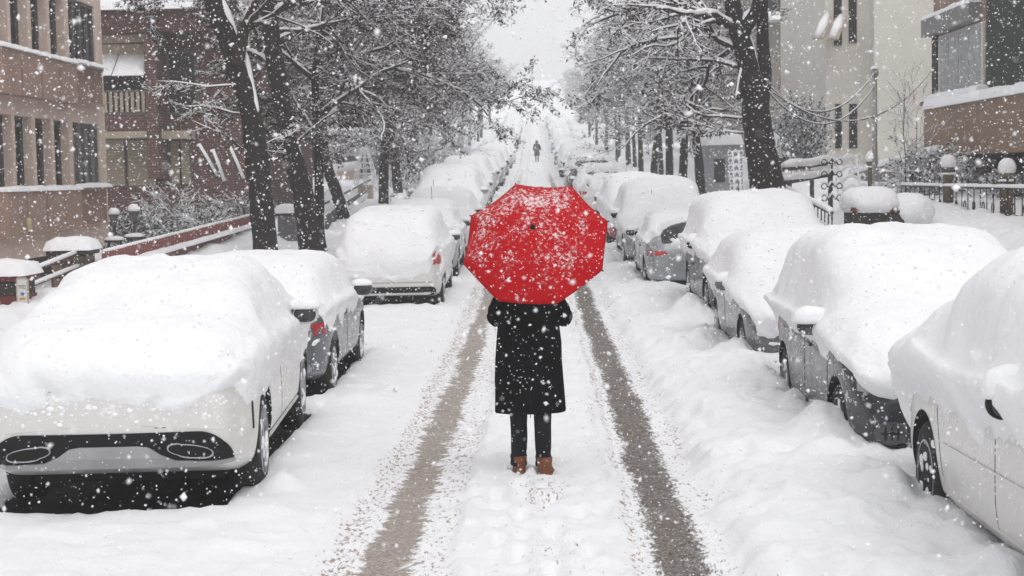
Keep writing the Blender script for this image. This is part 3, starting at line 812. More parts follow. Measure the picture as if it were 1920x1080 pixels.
# the rest of both rows, fading uphill
protos = []
for i, (kd, pm) in enumerate((('sedan', W_PAINT), ('suv', SILV), ('hatch', D_GREY))):
    protos.append(car('parked_car', 'x', kd, pm, .18, .06, (.80, .5, .45), seed=30+i, det=False, group='far cars fading into the haze', glass=True))
rng = random.Random(5)
first = {0: 1, 1: 1, 2: 1}
far_l = 'tiny snow buried car high up the %s side of the hill, lost in the haze'
k = 0
for side, x0, ys in ((-1, -2.6, np.arange(69, 205, 5.7)), (1, 2.35, np.arange(62.5, 205, 5.7))):
    for y in ys:
        i = k % 3; k += 1
        o = protos[i] if first[i] else copy_tree(protos[i]); first[i] = 0
        w_ = 'left' if side < 0 else 'right'; nth = int(round((y-ys[0])/5.7))
        o['label'] = ('snow buried car, %s in the %s row, counting from the camera' % (('tenth', 'eleventh', 'twelfth', 'thirteenth', 'fourteenth', 'fifteenth')[nth], w_)) if nth < 6 else far_l % w_
        o['group'] = 'far cars on the %s' % ('left' if side < 0 else 'right')
        yy = y+rng.uniform(-.3, .3)
        o.location = (x0+rng.uniform(-.15, .15), yy, float(base(yy))); o.rotation_euler = (slope(yy), 0, 0)

# ------------------------------------------------------------------ trees
def rand_unit(rg): v = rg.normal(size=3); return v/np.linalg.norm(v)
def grow_chains(rg, starts, levels, trop=.02, spread=(.5, .95), wander=.16, droop=0.0):
    """starts: (point, direction, length, radius). Returns chains as (points, radii, level)."""
    out = []
    def br(p, d, ln, r, lv):
        n = max(3, int(ln/(.28 if lv < 2 else .17)))+1
        st = ln/(n-1); P = [p.copy()]; D = [d.copy()]
        for i in range(n-1):
            d = d+rg.normal(size=3)*wander+np.array([0, 0, trop-(droop*i/n if lv > 1 else 0)])
            d = d/np.linalg.norm(d); p = p+d*st; P.append(p.copy()); D.append(d.copy())
        rad = r*(1-.72*np.linspace(0, 1, n))
        out.append((np.array(P), rad, lv))
        if lv < levels['max']:
            nc = levels['n'][lv]
            for c in range(nc):
                t = .22+.78*(c+rg.random())/nc
                i = min(n-1, int(t*(n-1)))
                ax = np.cross(D[i], rand_unit(rg)); ax /= np.linalg.norm(ax)+1e-9
                an = rg.uniform(*spread)
                dd = D[i]*math.cos(an)+ax*math.sin(an)
                if lv >= 1: dd[2] = dd[2]*.65
                dd /= np.linalg.norm(dd)
                br(P[i], dd, ln*levels['s'][lv]*rg.uniform(.75, 1.2)*(1.1-.35*t), max(rad[i]*.62, .004), lv+1)
    for p, d, ln, r in starts: br(np.array(p, float), np.array(d, float)/np.linalg.norm(d), ln, r, 1)
    return out
def chains_mesh(chs, kf):
    V, F, o = [], [], 0
    for P, r, lv in chs:
        v, f = tube(P, np.maximum(r, .0035), kf(lv), False)
        V.append(v); F.append(np.array(f)+o); o += len(v)
    return np.concatenate(V), np.concatenate(F)
def snow_mesh(chs, rg, minr=.0, amt=1.0, lvmin=0, lean=.93):
    V, F, o = [], [], 0
    for P, r, lv in chs:
        T = np.gradient(P, axis=0); T /= np.linalg.norm(T, axis=1, keepdims=True)+1e-9
        up = np.array([0, 0, 1.])-T*T[:, 2:3]
        ul = np.linalg.norm(up, axis=1, keepdims=True)
        up = up/(ul+1e-6)
        ok = (np.abs(T[:, 2]) < lean)
        wob = vn(P[:, 0]*2.1, P[:, 1]*2.1, P[:, 2]*2.1, 3)
        ok &= wob > -.75+(.0 if lv < 3 else .1)
        w = np.where(r > .03, r*.75, r*.6+.0055)*amt*(1+.5*wob)*np.clip(ul[:, 0]*1.5, .4, 1)
        w = np.minimum(w, .11)
        C = P+up*(r*.75+w*.3)[:, None]
        i = 0
        n = len(P)
        while i < n-1:
            if ok[i] and ok[i+1]:
                j = i+1
                while j+1 < n and ok[j+1]: j += 1
                ww = w[i:j+1].copy(); ww[0] *= .3; ww[-1] *= .3
                v, f = tube(C[i:j+1], ww, 5 if lv < 2 else 3, False)
                V.append(v); F.append(np.array(f)+o); o += len(v)
                i = j
            i += 1
    if not V: return np.zeros((4, 3)), np.array([[0, 1, 2, 3]])
    return np.concatenate(V), np.concatenate(F)
def leaf_mesh(chs, rg, per, size, lvmin=3, snowfrac=.25, hang=.03):
    C = []
    for P, r, lv in chs:
        if lv < lvmin: continue
        k = rg.poisson(per)
        if k == 0: continue
        t = rg.random(k)*(len(P)-1); i = t.astype(int); i = np.minimum(i, len(P)-2); f = (t-i)[:, None]
        C.append(P[i]*(1-f)+P[i+1]*f+rg.normal(size=(k, 3))*.035-np.array([0, 0, hang]))
    C = np.concatenate(C)
    def quads(C, sc, flatten):
        n = len(C)
        a = rg.normal(size=(n, 3)); a[:, 2] -= .0
        if flatten: a[:, 2] *= .3
        a /= np.linalg.norm(a, axis=1, keepdims=True)
        b = np.cross(a, rg.normal(size=(n, 3))); b /= np.linalg.norm(b, axis=1, keepdims=True)
        s = (sc*rg.uniform(.5, 1.3, n))[:, None]
        q = np.stack([C-a*s*1.15, C+b*s*.36, C+a*s*1.15+np.array([0, 0, -.35])*s, C-b*s*.36], 1)
        return q.reshape(-1, 3), np.arange(n*4).reshape(-1, 4)
    m = rg.random(len(C)) < snowfrac
    return quads(C[~m], size, False), quads(C[m]+np.array([0, 0, .03]), size*.85, True)
def tree(name, label, trunk, tr, starts, seed, levels, per=5, size=.042, snowfrac=.3, group=None, loc=(0, 0, 0), extra_trunks=(), droop=0., trop=.02, wander=.16, spread=(.5, .95), leafm=None, lvmin=3, amt=1.0, cat='tree', snowm=None, flare=1.0):
    rg = np.random.default_rng(seed)
    root = empty(name, loc); tag(root, label, cat, group)
    def refine(P, rr_):
        P = np.array(P, float); n = len(P); t = np.linspace(0, n-1, (n-1)*7+1)
        Q = np.stack([np.interp(t, range(n), P[:, k]) for k in range(3)], 1); q = np.interp(t, range(n), rr_)
        for _ in range(5): Q[1:-1] = .5*Q[1:-1]+.25*(Q[:-2]+Q[2:])
        q = q*(1+.06*vn(t*.9, seed, 0, seed)); q[0] *= flare
        if len(q) > 2: q[1] *= 1+(flare-1)*.4
        return Q, q
    tc = []
    for P, r_ in [(trunk, tr)]+list(extra_trunks):
        Q, q = refine(P, r_); tc.append((Q, q, 0))
    chs = grow_chains(rg, starts, levels, trop, spread, wander, droop)
    V, F = chains_mesh(tc, lambda l: 14)
    n1 = fbm(V[:, 0]*9, V[:, 1]*9, V[:, 2]*3, 3, seed)
    cidx = np.repeat(np.concatenate([c[0] for c in tc]), 14, axis=0)
    V = cidx+(V-cidx)*(1+.10*n1[:, None])
    mesh('trunk', V, F, BARK, root)
    V, F = chains_mesh(chs, lambda l: 7 if l == 1 else 4 if l == 2 else 3)
    cr = mesh('crown', V, F, TWIG, root)
    sm = snowm or SNOWF
    sv, sf = snow_mesh(chs, rg, amt=amt)
    tv, tf = snow_mesh([(c[0], c[1]*.95, 0) for c in tc], rg, amt=.9, lean=.985)
    if per:
        (lv_, lf), (s2, sf2) = leaf_mesh(chs, rg, per, size, lvmin, snowfrac)
        mesh('dry_leaves', lv_, lf, leafm or LEAF, cr, smooth=False)
        sv2 = np.concatenate([sv, s2]); sfq = np.concatenate([sf, sf2+len(sv)])
    else: sv2, sfq = sv, sf
    mesh('branch_snow', sv2, sfq, sm, cr)
    mesh('trunk_snow', tv, tf, SNOW, root)
    return root
def Pt(px, py, d): v = at(px, py, d); return (v.x, v.y, v.z)
LV = {'max': 4, 'n': {1: 8, 2: 7, 3: 5}, 's': {1: .50, 2: .52, 3: .55}}
GL, GR = 'street trees on the left', 'street trees on the right'
# left, nearest: trunk leaning left, forking above the frame
tree('street_tree', 'dark trunk leaning left, nearest tree on the left pavement', [(-4.72, 27, .1), Pt(497, 460, 27), Pt(484, 320, 27), Pt(470, 210, 27.1), Pt(440, 100, 27.2), Pt(402, 5, 27.4), Pt(375, -120, 27.6)],
     [.26, .22, .215, .19, .21, .19, .16],
     [(Pt(447, 120, 27), (.35, .1, 1), 3.0, .12), (Pt(405, 20, 27.3), (-.3, .2, .9), 2.2, .08),
      (Pt(455, 160, 27), (-1, -.1, .05), 1.5, .022), (Pt(466, 215, 27), (-1, .1, -.02), 1.5, .02), (Pt(380, -60, 27.4), (1, .3, .4), 2.6, .06), (Pt(478, 290, 27), (-1, 0, .35), 1.3, .02),
      (Pt(455, 60, 27.2), (1, .5, .3), 2.4, .05), (Pt(480, 280, 27), (1, .2, .3), 1.1, .02)],
     101, {'max': 4, 'n': {1: 6, 2: 4, 3: 3}, 's': {1: .42, 2: .5, 3: .55}}, per=1.8, snowfrac=.3, group=GL, trop=-.01)
tree('street_tree', 'dark curving trunk with snow along its right side, second on the left', [(-4.55, 32, .1), Pt(582, 462, 32), Pt(566, 350, 32), Pt(540, 270, 32), Pt(525, 170, 32), Pt(510, 80, 32), Pt(500, -20, 32), Pt(480, -150, 32)],
     [.27, .25, .22, .20, .18, .17, .16, .12],
     [(Pt(520, 140, 32), (-.8, .2, .6), 2.6, .07), (Pt(512, 90, 32), (1, .3, .45), 3.2, .08), (Pt(505, 30, 32), (.9, -.3, .3), 3.2, .07), (Pt(500, 0, 32), (-.8, -.2, .5), 2.8, .07),
      (Pt(497, -40, 32), (.7, .5, .9), 3, .08), (Pt(545, 280, 32), (1, .3, .6), 1.6, .03), (Pt(490, -100, 32), (.2, .8, .7), 2.6, .07), (Pt(508, 60, 32), (1, .8, .0), 3, .05)],
     102, LV, per=6.5, snowfrac=.16, group=GL, trop=-.01, flare=1.25)
tree('street_tree', 'thin upright trunk just right of the curving tree on the left', [(-4.75, 35, .25), Pt(599, 450, 35), Pt(598, 330, 35), Pt(594, 230, 35), Pt(590, 150, 35), Pt(600, 40, 35)], [.12, .11, .105, .10, .09, .06],
     [(Pt(597, 290, 35), (-.5, 0, 1), 2.2, .06), (Pt(594, 220, 35), (.9, .1, .7), 3.0, .06), (Pt(590, 150, 35), (-.7, .2, .5), 2.8, .06), (Pt(592, 120, 35), (.9, .6, .3), 3.2, .06), (Pt(596, 90, 35), (.6, -.4, .5), 3, .05), (Pt(600, 50, 35), (.1, .4, .8), 2.5, .05), (Pt(600, 60, 35), (1, 0, .15), 4.2, .06), (Pt(596, 100, 35), (1, .5, .0), 4.4, .06)],
     103, LV, per=11, snowfrac=.14, group=GL, trop=-.01)
tree('street_tree', 'slanting trunk leaning left out of the snowbank by the low wall', [(-5.35, 45, .55), Pt(650, 422, 45), Pt(628, 350, 45), Pt(608, 300, 45), Pt(603, 220, 45), Pt(612, 120, 45)], [.20, .18, .17, .15, .13, .09],
     [(Pt(606, 260, 45), (-.7, .2, .7), 2.6, .07), (Pt(603, 220, 45), (.8, 0, .5), 3.4, .08), (Pt(606, 180, 45), (.9, .4, .25), 3.8, .07), (Pt(610, 140, 45), (-.8, -.2, .4), 3.2, .06), (Pt(612, 120, 45), (.5, .3, .7), 3.2, .07), (Pt(612, 125, 45), (.8, -.5, .3), 4.6, .07), (Pt(606, 160, 45), (1, -.1, .12), 4.2, .07), (Pt(612, 120, 45), (1, .3, .35), 4.4, .07), (Pt(606, 190, 45), (.9, .9, .1), 4.6, .07)],
     104, LV, per=13, snowfrac=.14, group=GL, trop=-.012)
def std_tree(seed, h=2.4, lean=(0, 0), r=.17, spread_len=3.6, per=9, snowfrac=.3, label='x', group=None, n=7, name='street_tree', leafm=None):
    rg = np.random.default_rng(seed+7)
    tr = [(0, 0, -.1), (lean[0]*.3, lean[1]*.3, h*.5), (lean[0], lean[1], h), (lean[0]*1.3+.1, lean[1], h+.9), (lean[0]*1.5, lean[1]+.1, h+2.0)]
    st = []
    for i in range(n):
        a = 2*math.pi*i/n+rg.uniform(-.3, .3); z = h+rg.uniform(-.1, 1.9)
        t = np.array([np.interp(z, [p[2] for p in tr], [p[k] for p in tr]) for k in range(2)])
        st.append(((t[0], t[1], z), (math.cos(a), math.sin(a), rg.uniform(.35, 1.0)), spread_len*rg.uniform(.8, 1.1), r*.42))
    st.append((tr[-1], (0, 0, 1), spread_len*.7, r*.35)); st.append((tr[-1], (.4, .2, 1), spread_len*.7, r*.35))
    return tree(name, label, tr, [r*1.15, r, r*.85, r*.6, r*.4], st, seed, LV, per=per, snowfrac=snowfrac, group=group, trop=.02, size=.046, leafm=leafm)
def place(o, x, y, rz=0, s=1.0, label=None, group=None, dz=0):
    o.location = (x, y, gz(x, y)-.03+dz); o.rotation_euler = (0, 0, rz); o.scale = (s, s, s)
    if label: o['label'] = label
    if group: o['group'] = group
    return o
A = std_tree(111, 2.9, (-.35, 0), .17, 4.3, 15, .17)
B = std_tree(112, 2.9, (-.2, .1), .16, 4.0, 5, .32)
C_ = std_tree(113, 3.1, (.1, 0), .15, 4.0, 6, .30, n=8)
place(A, -5.35, 60, 0, 1.0, 'tree with a bare forked trunk left of the walking people', GL)
place(copy_tree(A), -5.2, 52.5, 2.2, .92, 'leafy tree between the slanting trunk and the forked trunk, left side', GL)
place(C_, -5.9, 74, 0, 1.05, 'tree right behind the people on the left pavement', GL)
far = 'faint snowy tree at the top of the hill on the %s side'
protoB = B
place(B, 4.9, 46, 0.4, .82, 'tree with brown leaves nearest behind the heavy black trunk, right pavement', GR)
# right, nearest: heavy dark trunk with a deep fork
tree('street_tree', 'heavy black trunk with a deep fork and snow down its right side, right pavement', [(4.55, 30, .2), Pt(1440, 345, 30), Pt(1426, 280, 30), Pt(1418, 215, 30), Pt(1415, 180, 30), Pt(1400, 110, 30), Pt(1378, 40, 30), Pt(1365, -60, 30)],
     [.42, .36, .29, .26, .24, .20, .17, .14],
     [(Pt(1398, 100, 30), (-.9, .4, .5), 3.0, .07), (Pt(1385, 60, 30), (-.8, -.2, .6), 3.2, .07), (Pt(1370, -20, 30), (-.9, .3, .4), 3.0, .07), (Pt(1428, 0, 30.2), (.2, .2, .9), 1.5, .04),
      (Pt(1412, 225, 30), (-1, .1, .12), 2.0, .03),  (Pt(1408, 250, 30), (-1, .3, .05), 1.8, .02), (Pt(1395, 130, 30), (-1, .6, .5), 2.4, .04), (Pt(1390, 90, 30), (-1, .9, .15), 3.2, .05), (Pt(1380, 40, 30), (-1, -.1, .2), 3.2, .05), (Pt(1385, 60, 30), (-1, .5, .5), 3.4, .06), (Pt(1372, 0, 30), (-1, .2, .4), 3.6, .05)],
     121, {'max': 4, 'n': {1: 7, 2: 4, 3: 3}, 's': {1: .45, 2: .5, 3: .55}}, per=5, snowfrac=.3, group=GR, trop=-.02, flare=1.35, amt=1.25,
     extra_trunks=[([Pt(1422, 230, 30), Pt(1435, 150, 30.1), Pt(1430, 80, 30.2), Pt(1428, -60, 30.3)], [.17, .14, .12, .10]), ([Pt(1400, 110, 30), Pt(1390, 150, 29.9), Pt(1383, 185, 29.8)], [.08, .09, .07]), ([Pt(1390, 60, 30), Pt(1420, 20, 29.9), Pt(1425, -60, 29.9)], [.14, .11, .10])])
place(copy_tree(B), 4.9, 52, 2.6, .85, 'tree with brown leaves, second behind the big trunk on the right', GR)
place(copy_tree(C_), 5.0, 58, 4.0, .88, 'tree with brown leaves, third behind the big trunk on the right', GR)
place(copy_tree(A), 4.9, 65, 3.0, .85, 'tree with brown leaves, fourth behind the big trunk on the right', GR)
SA = std_tree(131, 3.3, (.2, 0), .15, 3.8, 8, .70)  # snow-laden far trees, whitened further to stand in for thicker haze
SB = std_tree(132, 3.1, (-.2, .1), .14, 3.6, 8, .75)
_first = {id(SA): 1, id(SB): 1}
rng = random.Random(8)
for side in (-1, 1):
    for i, y in enumerate(np.arange(72 if side > 0 else 83, 205, 8.5)):
        pr = (SA, SB)[(i+(side > 0)) % 2]
        o = pr if _first[id(pr)] else copy_tree(pr); _first[id(pr)] = 0
        place(o, side*5.9+rng.uniform(-.5, .4), y+rng.uniform(-1.5, 1.5), rng.uniform(0, 6.28), rng.uniform(.72, .95), (('snowy tree, %s of the hazy row beyond the dark trees on the %s' % (('first', 'second', 'third', 'fourth', 'fifth')[i], 'left' if side < 0 else 'right')) if i < 5 else far % ('left' if side < 0 else 'right')), 'far trees on the '+('left' if side < 0 else 'right'))
# trees in the gardens behind the pavements
for i, (x, y, s, lb) in enumerate(((-9.5, 66, 1.0, 'garden tree behind the pale building on the left'), (-8.6, 90, 1.2, 'garden tree beyond the people on the left'), (-9, 112, 1.2, 'hazy garden tree far left beyond the walkers'),
                            (8.5, 76, 1.2, 'hazy garden tree beyond the hut on the right'), (8.5, 98, 1.2, 'faint garden tree far right beyond the parked cars'), (-9.5, 140, 1.3, 'faint garden tree far left near the hilltop'), (9, 130, 1.3, 'faint garden tree far right near the hilltop'))):
    place(copy_tree((SB, SA)[i % 2]), x, y, i*1.3, s, lb, 'trees in the gardens')
def shrub(label, x, y, h, w, seed, leafm=None, per=3, snowfrac=.5, group=None, z=None, n=10, amt=1.6, name='shrub', size=.05):
    rg = np.random.default_rng(seed)
    st = []
    for i in range(n):
        a = rg.uniform(0, 6.28); q = rg.uniform(.1, .5)
        st.append(((math.cos(a)*q*w*.4, math.sin(a)*q*w*.4, 0), (math.cos(a)*q*w*1.6, math.sin(a)*q*w*1.6, h), h*rg.uniform(.8, 1.1), .018))
    chs = grow_chains(rg, st, {'max': 3, 'n': {1: 8, 2: 5}, 's': {1: .5, 2: .5}}, .0, (.4, .9), .15)
    root = empty(name, (x, y, gz(x, y)-.05 if z is None else z)); tag(root, label, 'shrub', group)
    V, F = chains_mesh(chs, lambda l: 3); mesh('stems', V, F, TWIG, root)
    V, F = snow_mesh(chs, rg, amt=amt)
    if per:
        (lv_, lf), (s2, sf2) = leaf_mesh(chs, rg, per, size, 2, snowfrac)
        mesh('foliage', lv_, lf, leafm or EVER, root, smooth=False)
        V, F = np.concatenate([V, s2]), np.concatenate([F, sf2+len(V)])
    mesh('snow_cover', V, F, SNOWF, root)
    return root
GS = 'snowy shrubs in the gardens'
shrub('evergreen shrub in front of the brick house, beside the lantern posts', -9.6, 36.8, 1.25, 1.2, 201, EVER, 5, .3, GS, n=16)
shrub('bare twiggy shrub against the brick house shutters', -9.3, 39.5, 1.7, 1.2, 202, LEAF, 1.2, .4, GS, n=14)
shrub('twiggy shrub behind the pink wall, middle of the brick house', -8.3, 38.5, 1.3, 1.1, 203, EVER, 2.5, .35, GS, n=14)
shrub('reddish twiggy shrub behind the pink wall by the leaning trunk', -7.6, 40.5, 1.5, 1.1, 204, LEAF, 3, .3, GS, n=14)
shrub('bare snow laden bush arching right of the walking people', -4.9, 72, 3.0, 2.4, 205, None, 0, .5, GS, n=16, amt=2.6)
shrub('evergreen bush heaped with snow beside the cream house', 8.15, 47, 2.1, 1.3, 206, EVER, 12, .45, GS, n=20, size=.07).scale = (.5, .5, 1)
shrub('flattened snowy bush behind the iron fence, left of the middle post', 9.2, 36, 1.3, 2.4, 207, LEAF, 3, .5, GS, n=18, amt=2.2)
shrub('low snowy bush behind the iron fence, right of the middle post', 9.9, 34, .9, 1.8, 208, EVER, 4, .5, GS, n=12, amt=2.2)
shrub('thin bare sapling standing by the cream house wall', 8.45, 35.5, 2.5, .4, 209, None, 0, .3, GS, n=2, amt=.8)
shrub('dark snowy bush beside the low wall far left', -6.2, 82, 2.0, 2.0, 210, LEAF, 10, .3, GS, n=16)

# ------------------------------------------------------------------ buildings
def stucco(name, col, v=.12): return mat(name, col, .9, var=v, vscale=1.6, bump=.25, bscale=30)
PINK = stucco('pinkish_render', (.58, .46, .395)); TERRA = stucco('terracotta_panel', (.33, .225, .18)); BEIGE = stucco('beige_trim', (.42, .36, .28))
DKGL = mat('dark_window', (.016, .017, .020), .3, var=.4, vscale=2); CURT = mat('curtained_glass', (.20, .21, .22), .2, var=.35, vscale=3)
FRAME = mat('frame_grey', (.10, .095, .09), .6); WFR = mat('frame_white', (.55, .54, .52), .6)
def brick(name, c1, c2, mortar, scale=1.0):
    if name in MATS: return MATS[name]
    m = mat(name, c1, .9, bump=.2); n, l = m.node_tree.nodes, m.node_tree.links
    tc = n.new('ShaderNodeTexCoord'); sp = n.new('ShaderNodeSeparateXYZ'); l.new(tc.outputs['Object'], sp.inputs[0])
    ad = n.new('ShaderNodeMath'); ad.operation = 'ADD'; l.new(sp.outputs[0], ad.inputs[0]); l.new(sp.outputs[1], ad.inputs[1])
    cb = n.new('ShaderNodeCombineXYZ'); l.new(ad.outputs[0], cb.inputs[0]); l.new(sp.outputs[2], cb.inputs[1])
    b = n.new('ShaderNodeTexBrick'); b.inputs['Scale'].default_value = scale
    for k, c in zip(('Color1', 'Color2', 'Mortar'), (c1, c2, mortar)): b.inputs[k].default_value = (*c, 1)
    b.inputs['Mortar Size'].default_value = .012; b.inputs['Brick Width'].default_value = .24; b.inputs['Row Height'].default_value = .075
    l.new(cb.outputs[0], b.inputs['Vector']); l.new(b.outputs[0], n['Principled BSDF'].inputs['Base Color'])
    MATS[name] = m; return m
BRICK = brick('red_brick', (.115, .045, .037), (.08, .034, .030), (.16, .12, .11))
STONE = brick('stone_block', (.20, .15, .095), (.14, .115, .08), (.07, .06, .05), .35)
DSTONE = mat('dark_stone', (.05, .042, .036), .9, var=.4, vscale=3, bump=.5, bscale=12)
# --- left: pinkish apartment block whose street front runs along the kerb direction
def yx(px): return 10.0*F_PX/(1005.0-px)
b1 = empty('apartment_block', (-10, 32, 0)); tag(b1, 'pinkish apartment block with tall recessed slit windows at the left edge', 'building')
def b1m(): return MB()
def loc1(b, name, m, **k):
    b.v = [(x+10, y-32, z) for x, y, z in b.v]; return b.build(name, m, b1, **k)
rows = (2.20, 4.88)
ops = [(28.55, 29.55), (29.72, 30.72), (30.95, 31.95), (32.15, 33.15), (33.45, 35.45)]
w = b1m()
XF, XB = -10.0, -20.0
# masonry built round the openings
ycur = 12.0
zs_ = [.85]
for r0 in rows: zs_ += [r0, r0+1.44]
zs_ += [9.5]
for a, b in zip(zs_[::2], zs_[1::2]): w.box(XF-.3, XF, 12, 36.0, a, b)
for r0 in rows:
    e = [12.0]+[v for o in ops for v in o]+[36.0]
    for a, b in zip(e[::2], e[1::2]): w.box(XF-.3, XF, a, b, r0, r0+1.44)
w.box(XB, XF-.302, 12, 36.0, .85, 9.5)
loc1(w, 'wall', PINK)
loc1(b1m().box(XB+.5, XF-.6, 12.5, 35.5, -.5, .85), 'basement', DSTONE)
for ri, r0 in enumerate(rows):
    for i, (a, b) in enumerate(ops):
        big = i == 4
        p = loc1(b1m().box(XF-.28, XF-.24 if not big else XF-.10, a, b, r0, r0+1.44), 'window', CURT if (big and ri == 0) else DKGL)
        fr = b1m()
        nb = 4 if big else 1
        for k in range(nb+1):
            yk = a+(b-a)*k/nb; fr.box(XF-.24 if not big else XF-.098, XF-.18 if not big else XF-.04, max(a, yk-.035), min(b, yk+.035), r0, r0+1.44)
        fr.box(XF-.236 if not big else XF-.096, XF-.185 if not big else XF-.045, a+.036, b-.036, r0+1.37, r0+1.44)
        f = loc1(fr, 'frame', FRAME); f.parent = p
        pz0, pz1 = r0-.88, r0-.03
        if not big:
            loc1(b1m().box(XF+.002, XF+.22, a-.03, b+.03, pz0, pz1), 'sill_panel', TERRA, bevel=.01)
        else:
            q = b1m(); q.box(XF+.002, XF+.06, a+.02, b, pz0+.1, pz1)
            for k in range(26): q.box(XF+.12, XF+.15, a+.03+k*(b-a-.06)/26, a+.05+k*(b-a-.06)/26, pz0+.1, pz1)
            q.box(XF+.10, XF+.17, a, b, pz0+.04, pz0+.1); q.box(XF+.10, XF+.17, a, b, pz1, pz1+.04)
            loc1(q, 'railing', TERRA)
        V, F = slab(XF+.0, XF+.24, a-.02, b+.02, pz1+(.045 if big else .003), .10, seed=i+ri*5)
        loc1(b1m().add(V, F), 'sill_snow', SNOW, smooth=True)
V, F = slab(XB, XF, 12, 36, 9.5, .3); loc1(b1m().add(V, F), 'roof_snow', SNOW, smooth=True)
lm = empty('wall_lamp', (-9.9, yx(32)-.2, 1.55)); tag(lm, 'small wall lamp between the slit windows and the pink panels', 'lamp')
MB().box(-.1, -.06, -.06, .06, -.1, .1).obox((-.06, 0, .05), (.1, 0, .08), .03, .03).build('bracket', IRON, lm)
MB().lathe([(.03, -.12), (.07, -.08), (.075, .08), (.03, .12)], (.12, 0, .0), 12).build('lamp_shade', mat('lamp_amber', (.45, .36, .2), .4), lm, True)

# --- brick house behind it, front turned to us
def house(name, label, d, depth, feats, x0, x1, ztop, wallm, zbot=0., cat='house'):
    root = empty(name, ((x0+x1)/2, d, 0)); tag(root, label, cat)
    ox = (x0+x1)/2
    def bx(nm, m, X0, X1, Z0, Z1, f=0., b=.1, parent=None, bevel=0):
        q = MB().box(X0-ox, X1-ox, -f, b, Z0, Z1); return q.build(nm, m, parent or root, bevel=bevel)
    bx('wall', wallm, x0, x1, zbot, ztop, 0, depth)
    return root, bx, ox
def P2(px, py, d): v = at(px, py, d); return v.x, v.z
D2 = 44.0
xa, _ = P2(150, 300, D2); xb, _ = P2(500, 300, D2)
_, ztop = P2(330, 20, D2)
b2, bx2, o2 = house('brick_house', 'red brick house with balconies behind the nearest left trunk', D2, 9, None, xa, xb, ztop-.65, BRICK)
def zpx(py, px, d): return P2(px, py, d)[1]
def rect(px0, px1, py0, py1, d): 
    c = (px0+px1)/2
    return P2(px0, (py0+py1)/2, d)[0], P2(px1, (py0+py1)/2, d)[0], zpx(py1, c, d), zpx(py0, c, d)
EAVE = mat('brown_eave', (.085, .042, .038), .9, var=.3, vscale=5)
X0, X1, Z0, Z1 = rect(150, 420, 25, 66, D2)
bx2('eave', EAVE, X0, X1+.4, Z0, Z1, 1.0, .0)
MB().add(*slab(X0-o2, X1+.5-o2, -1.1, 9, Z1, .42, 3)).build('roof_snow', SNOW, b2, True)
X0, X1, Z0, Z1 = rect(192, 286, 68, 82, D2); bx2('lintel', BEIGE, X0, X1, Z0, Z1, .5)
X0, X1, Z0, Z1 = rect(196, 286, 84, 215, D2); bx2('balcony_recess', DKGL, X0, X1, Z0, Z1, .004, .0)
X0, X1, Z0, Z1 = rect(196, 286, 84, 103, D2); bx2('blind', BEIGE, X0, X1, Z0, Z1, .25)
for a, b in ((193, 224), (229, 284)):
    X0, X1, Z0, Z1 = rect(a, b, 105, 145, D2)
    q = MB().add([(X0-o2, -.2, Z1), (X1-o2, -.2, Z1), (X1-o2, -1.0, Z0), (X0-o2, -1.0, Z0), (X0-o2, -.2, Z1-.06), (X1-o2, -.2, Z1-.06), (X1-o2, -1.0, Z0-.06), (X0-o2, -1.0, Z0-.06)],
                 [(0, 3, 2, 1), (4, 5, 6, 7), (0, 1, 5, 4), (1, 2, 6, 5), (2, 3, 7, 6), (3, 0, 4, 7)])
    aw = q.build('awning', DSTONE, b2)
    def zz(X, Y, Z1=Z1, Z0=Z0): return Z1+.004+(Y+.2)/.8*(Z1-Z0)
    MB().add(*slab(X0-o2, X1-o2, -1.0, -.2, zz, .07, 4)).build('awning_snow', SNOW, aw, True)
X0, X1, Z0, Z1 = rect(198, 288, 172, 216, D2)
q = MB().box(X0-o2, X1-o2, -.9, -.82, Z1-.05, Z1).box(X0-o2, X1-o2, -.9, -.82, Z0, Z0+.05)
q.build('balcony_rail', FRAME, b2)
q = MB()
for k in range(9):
    t = X0-o2+(X1-X0)*(k+.25)/9; q.box(t, t+(X1-X0)/9*.55, -.88, -.84, Z0+.05, Z1-.05)
q.build('balusters', BEIGE, b2)
X0, X1, Z0, Z1 = rect(196, 296, 216, 247, D2); bx2('balcony_slab', BRICK, X0, X1, Z0, Z1, .92)
X0, X1, Z0, Z1 = rect(196, 293, 248, 260, D2); bx2('beam', BEIGE, X0, X1, Z0, Z1, .95)
X0, X1, Z0, Z1 = rect(290, 311, 75, 335, D2); bx2('pillar', BRICK, X0, X1, Z0, Z1, 1.0)
SHUT = mat('beige_shutter', (.36, .31, .23), .7); 
nn, ll = SHUT.node_tree.nodes, SHUT.node_tree.links
wv = nn.new('ShaderNodeTexWave'); wv.bands_direction = 'Z'; wv.inputs['Scale'].default_value = 6; tcc = nn.new('ShaderNodeTexCoord'); ll.new(tcc.outputs['Object'], wv.inputs[0])
bpp = nn.new('ShaderNodeBump'); bpp.inputs['Strength'].default_value = .8; bpp.inputs['Distance'].default_value = .03; ll.new(wv.outputs[1], bpp.inputs['Height']); ll.new(bpp.outputs[0], nn['Principled BSDF'].inputs['Normal'])
for a, b, c, dd in ((199, 234, 263, 348), (241, 290, 263, 348), (322, 337, 265, 345), (341, 356, 265, 345)):
    X0, X1, Z0, Z1 = rect(a, b, c, dd, D2); wn = bx2('window', FRAME, X0-.06, X1+.06, Z0-.06, Z1+.06, .03); bx2('shutter', SHUT, X0, X1, Z0, Z1, .07, parent=wn)
X0, X1, Z0, Z1 = rect(306, 366, 246, 261, D2); bx2('beam', BEIGE, X0, X1, Z0, Z1, .6)
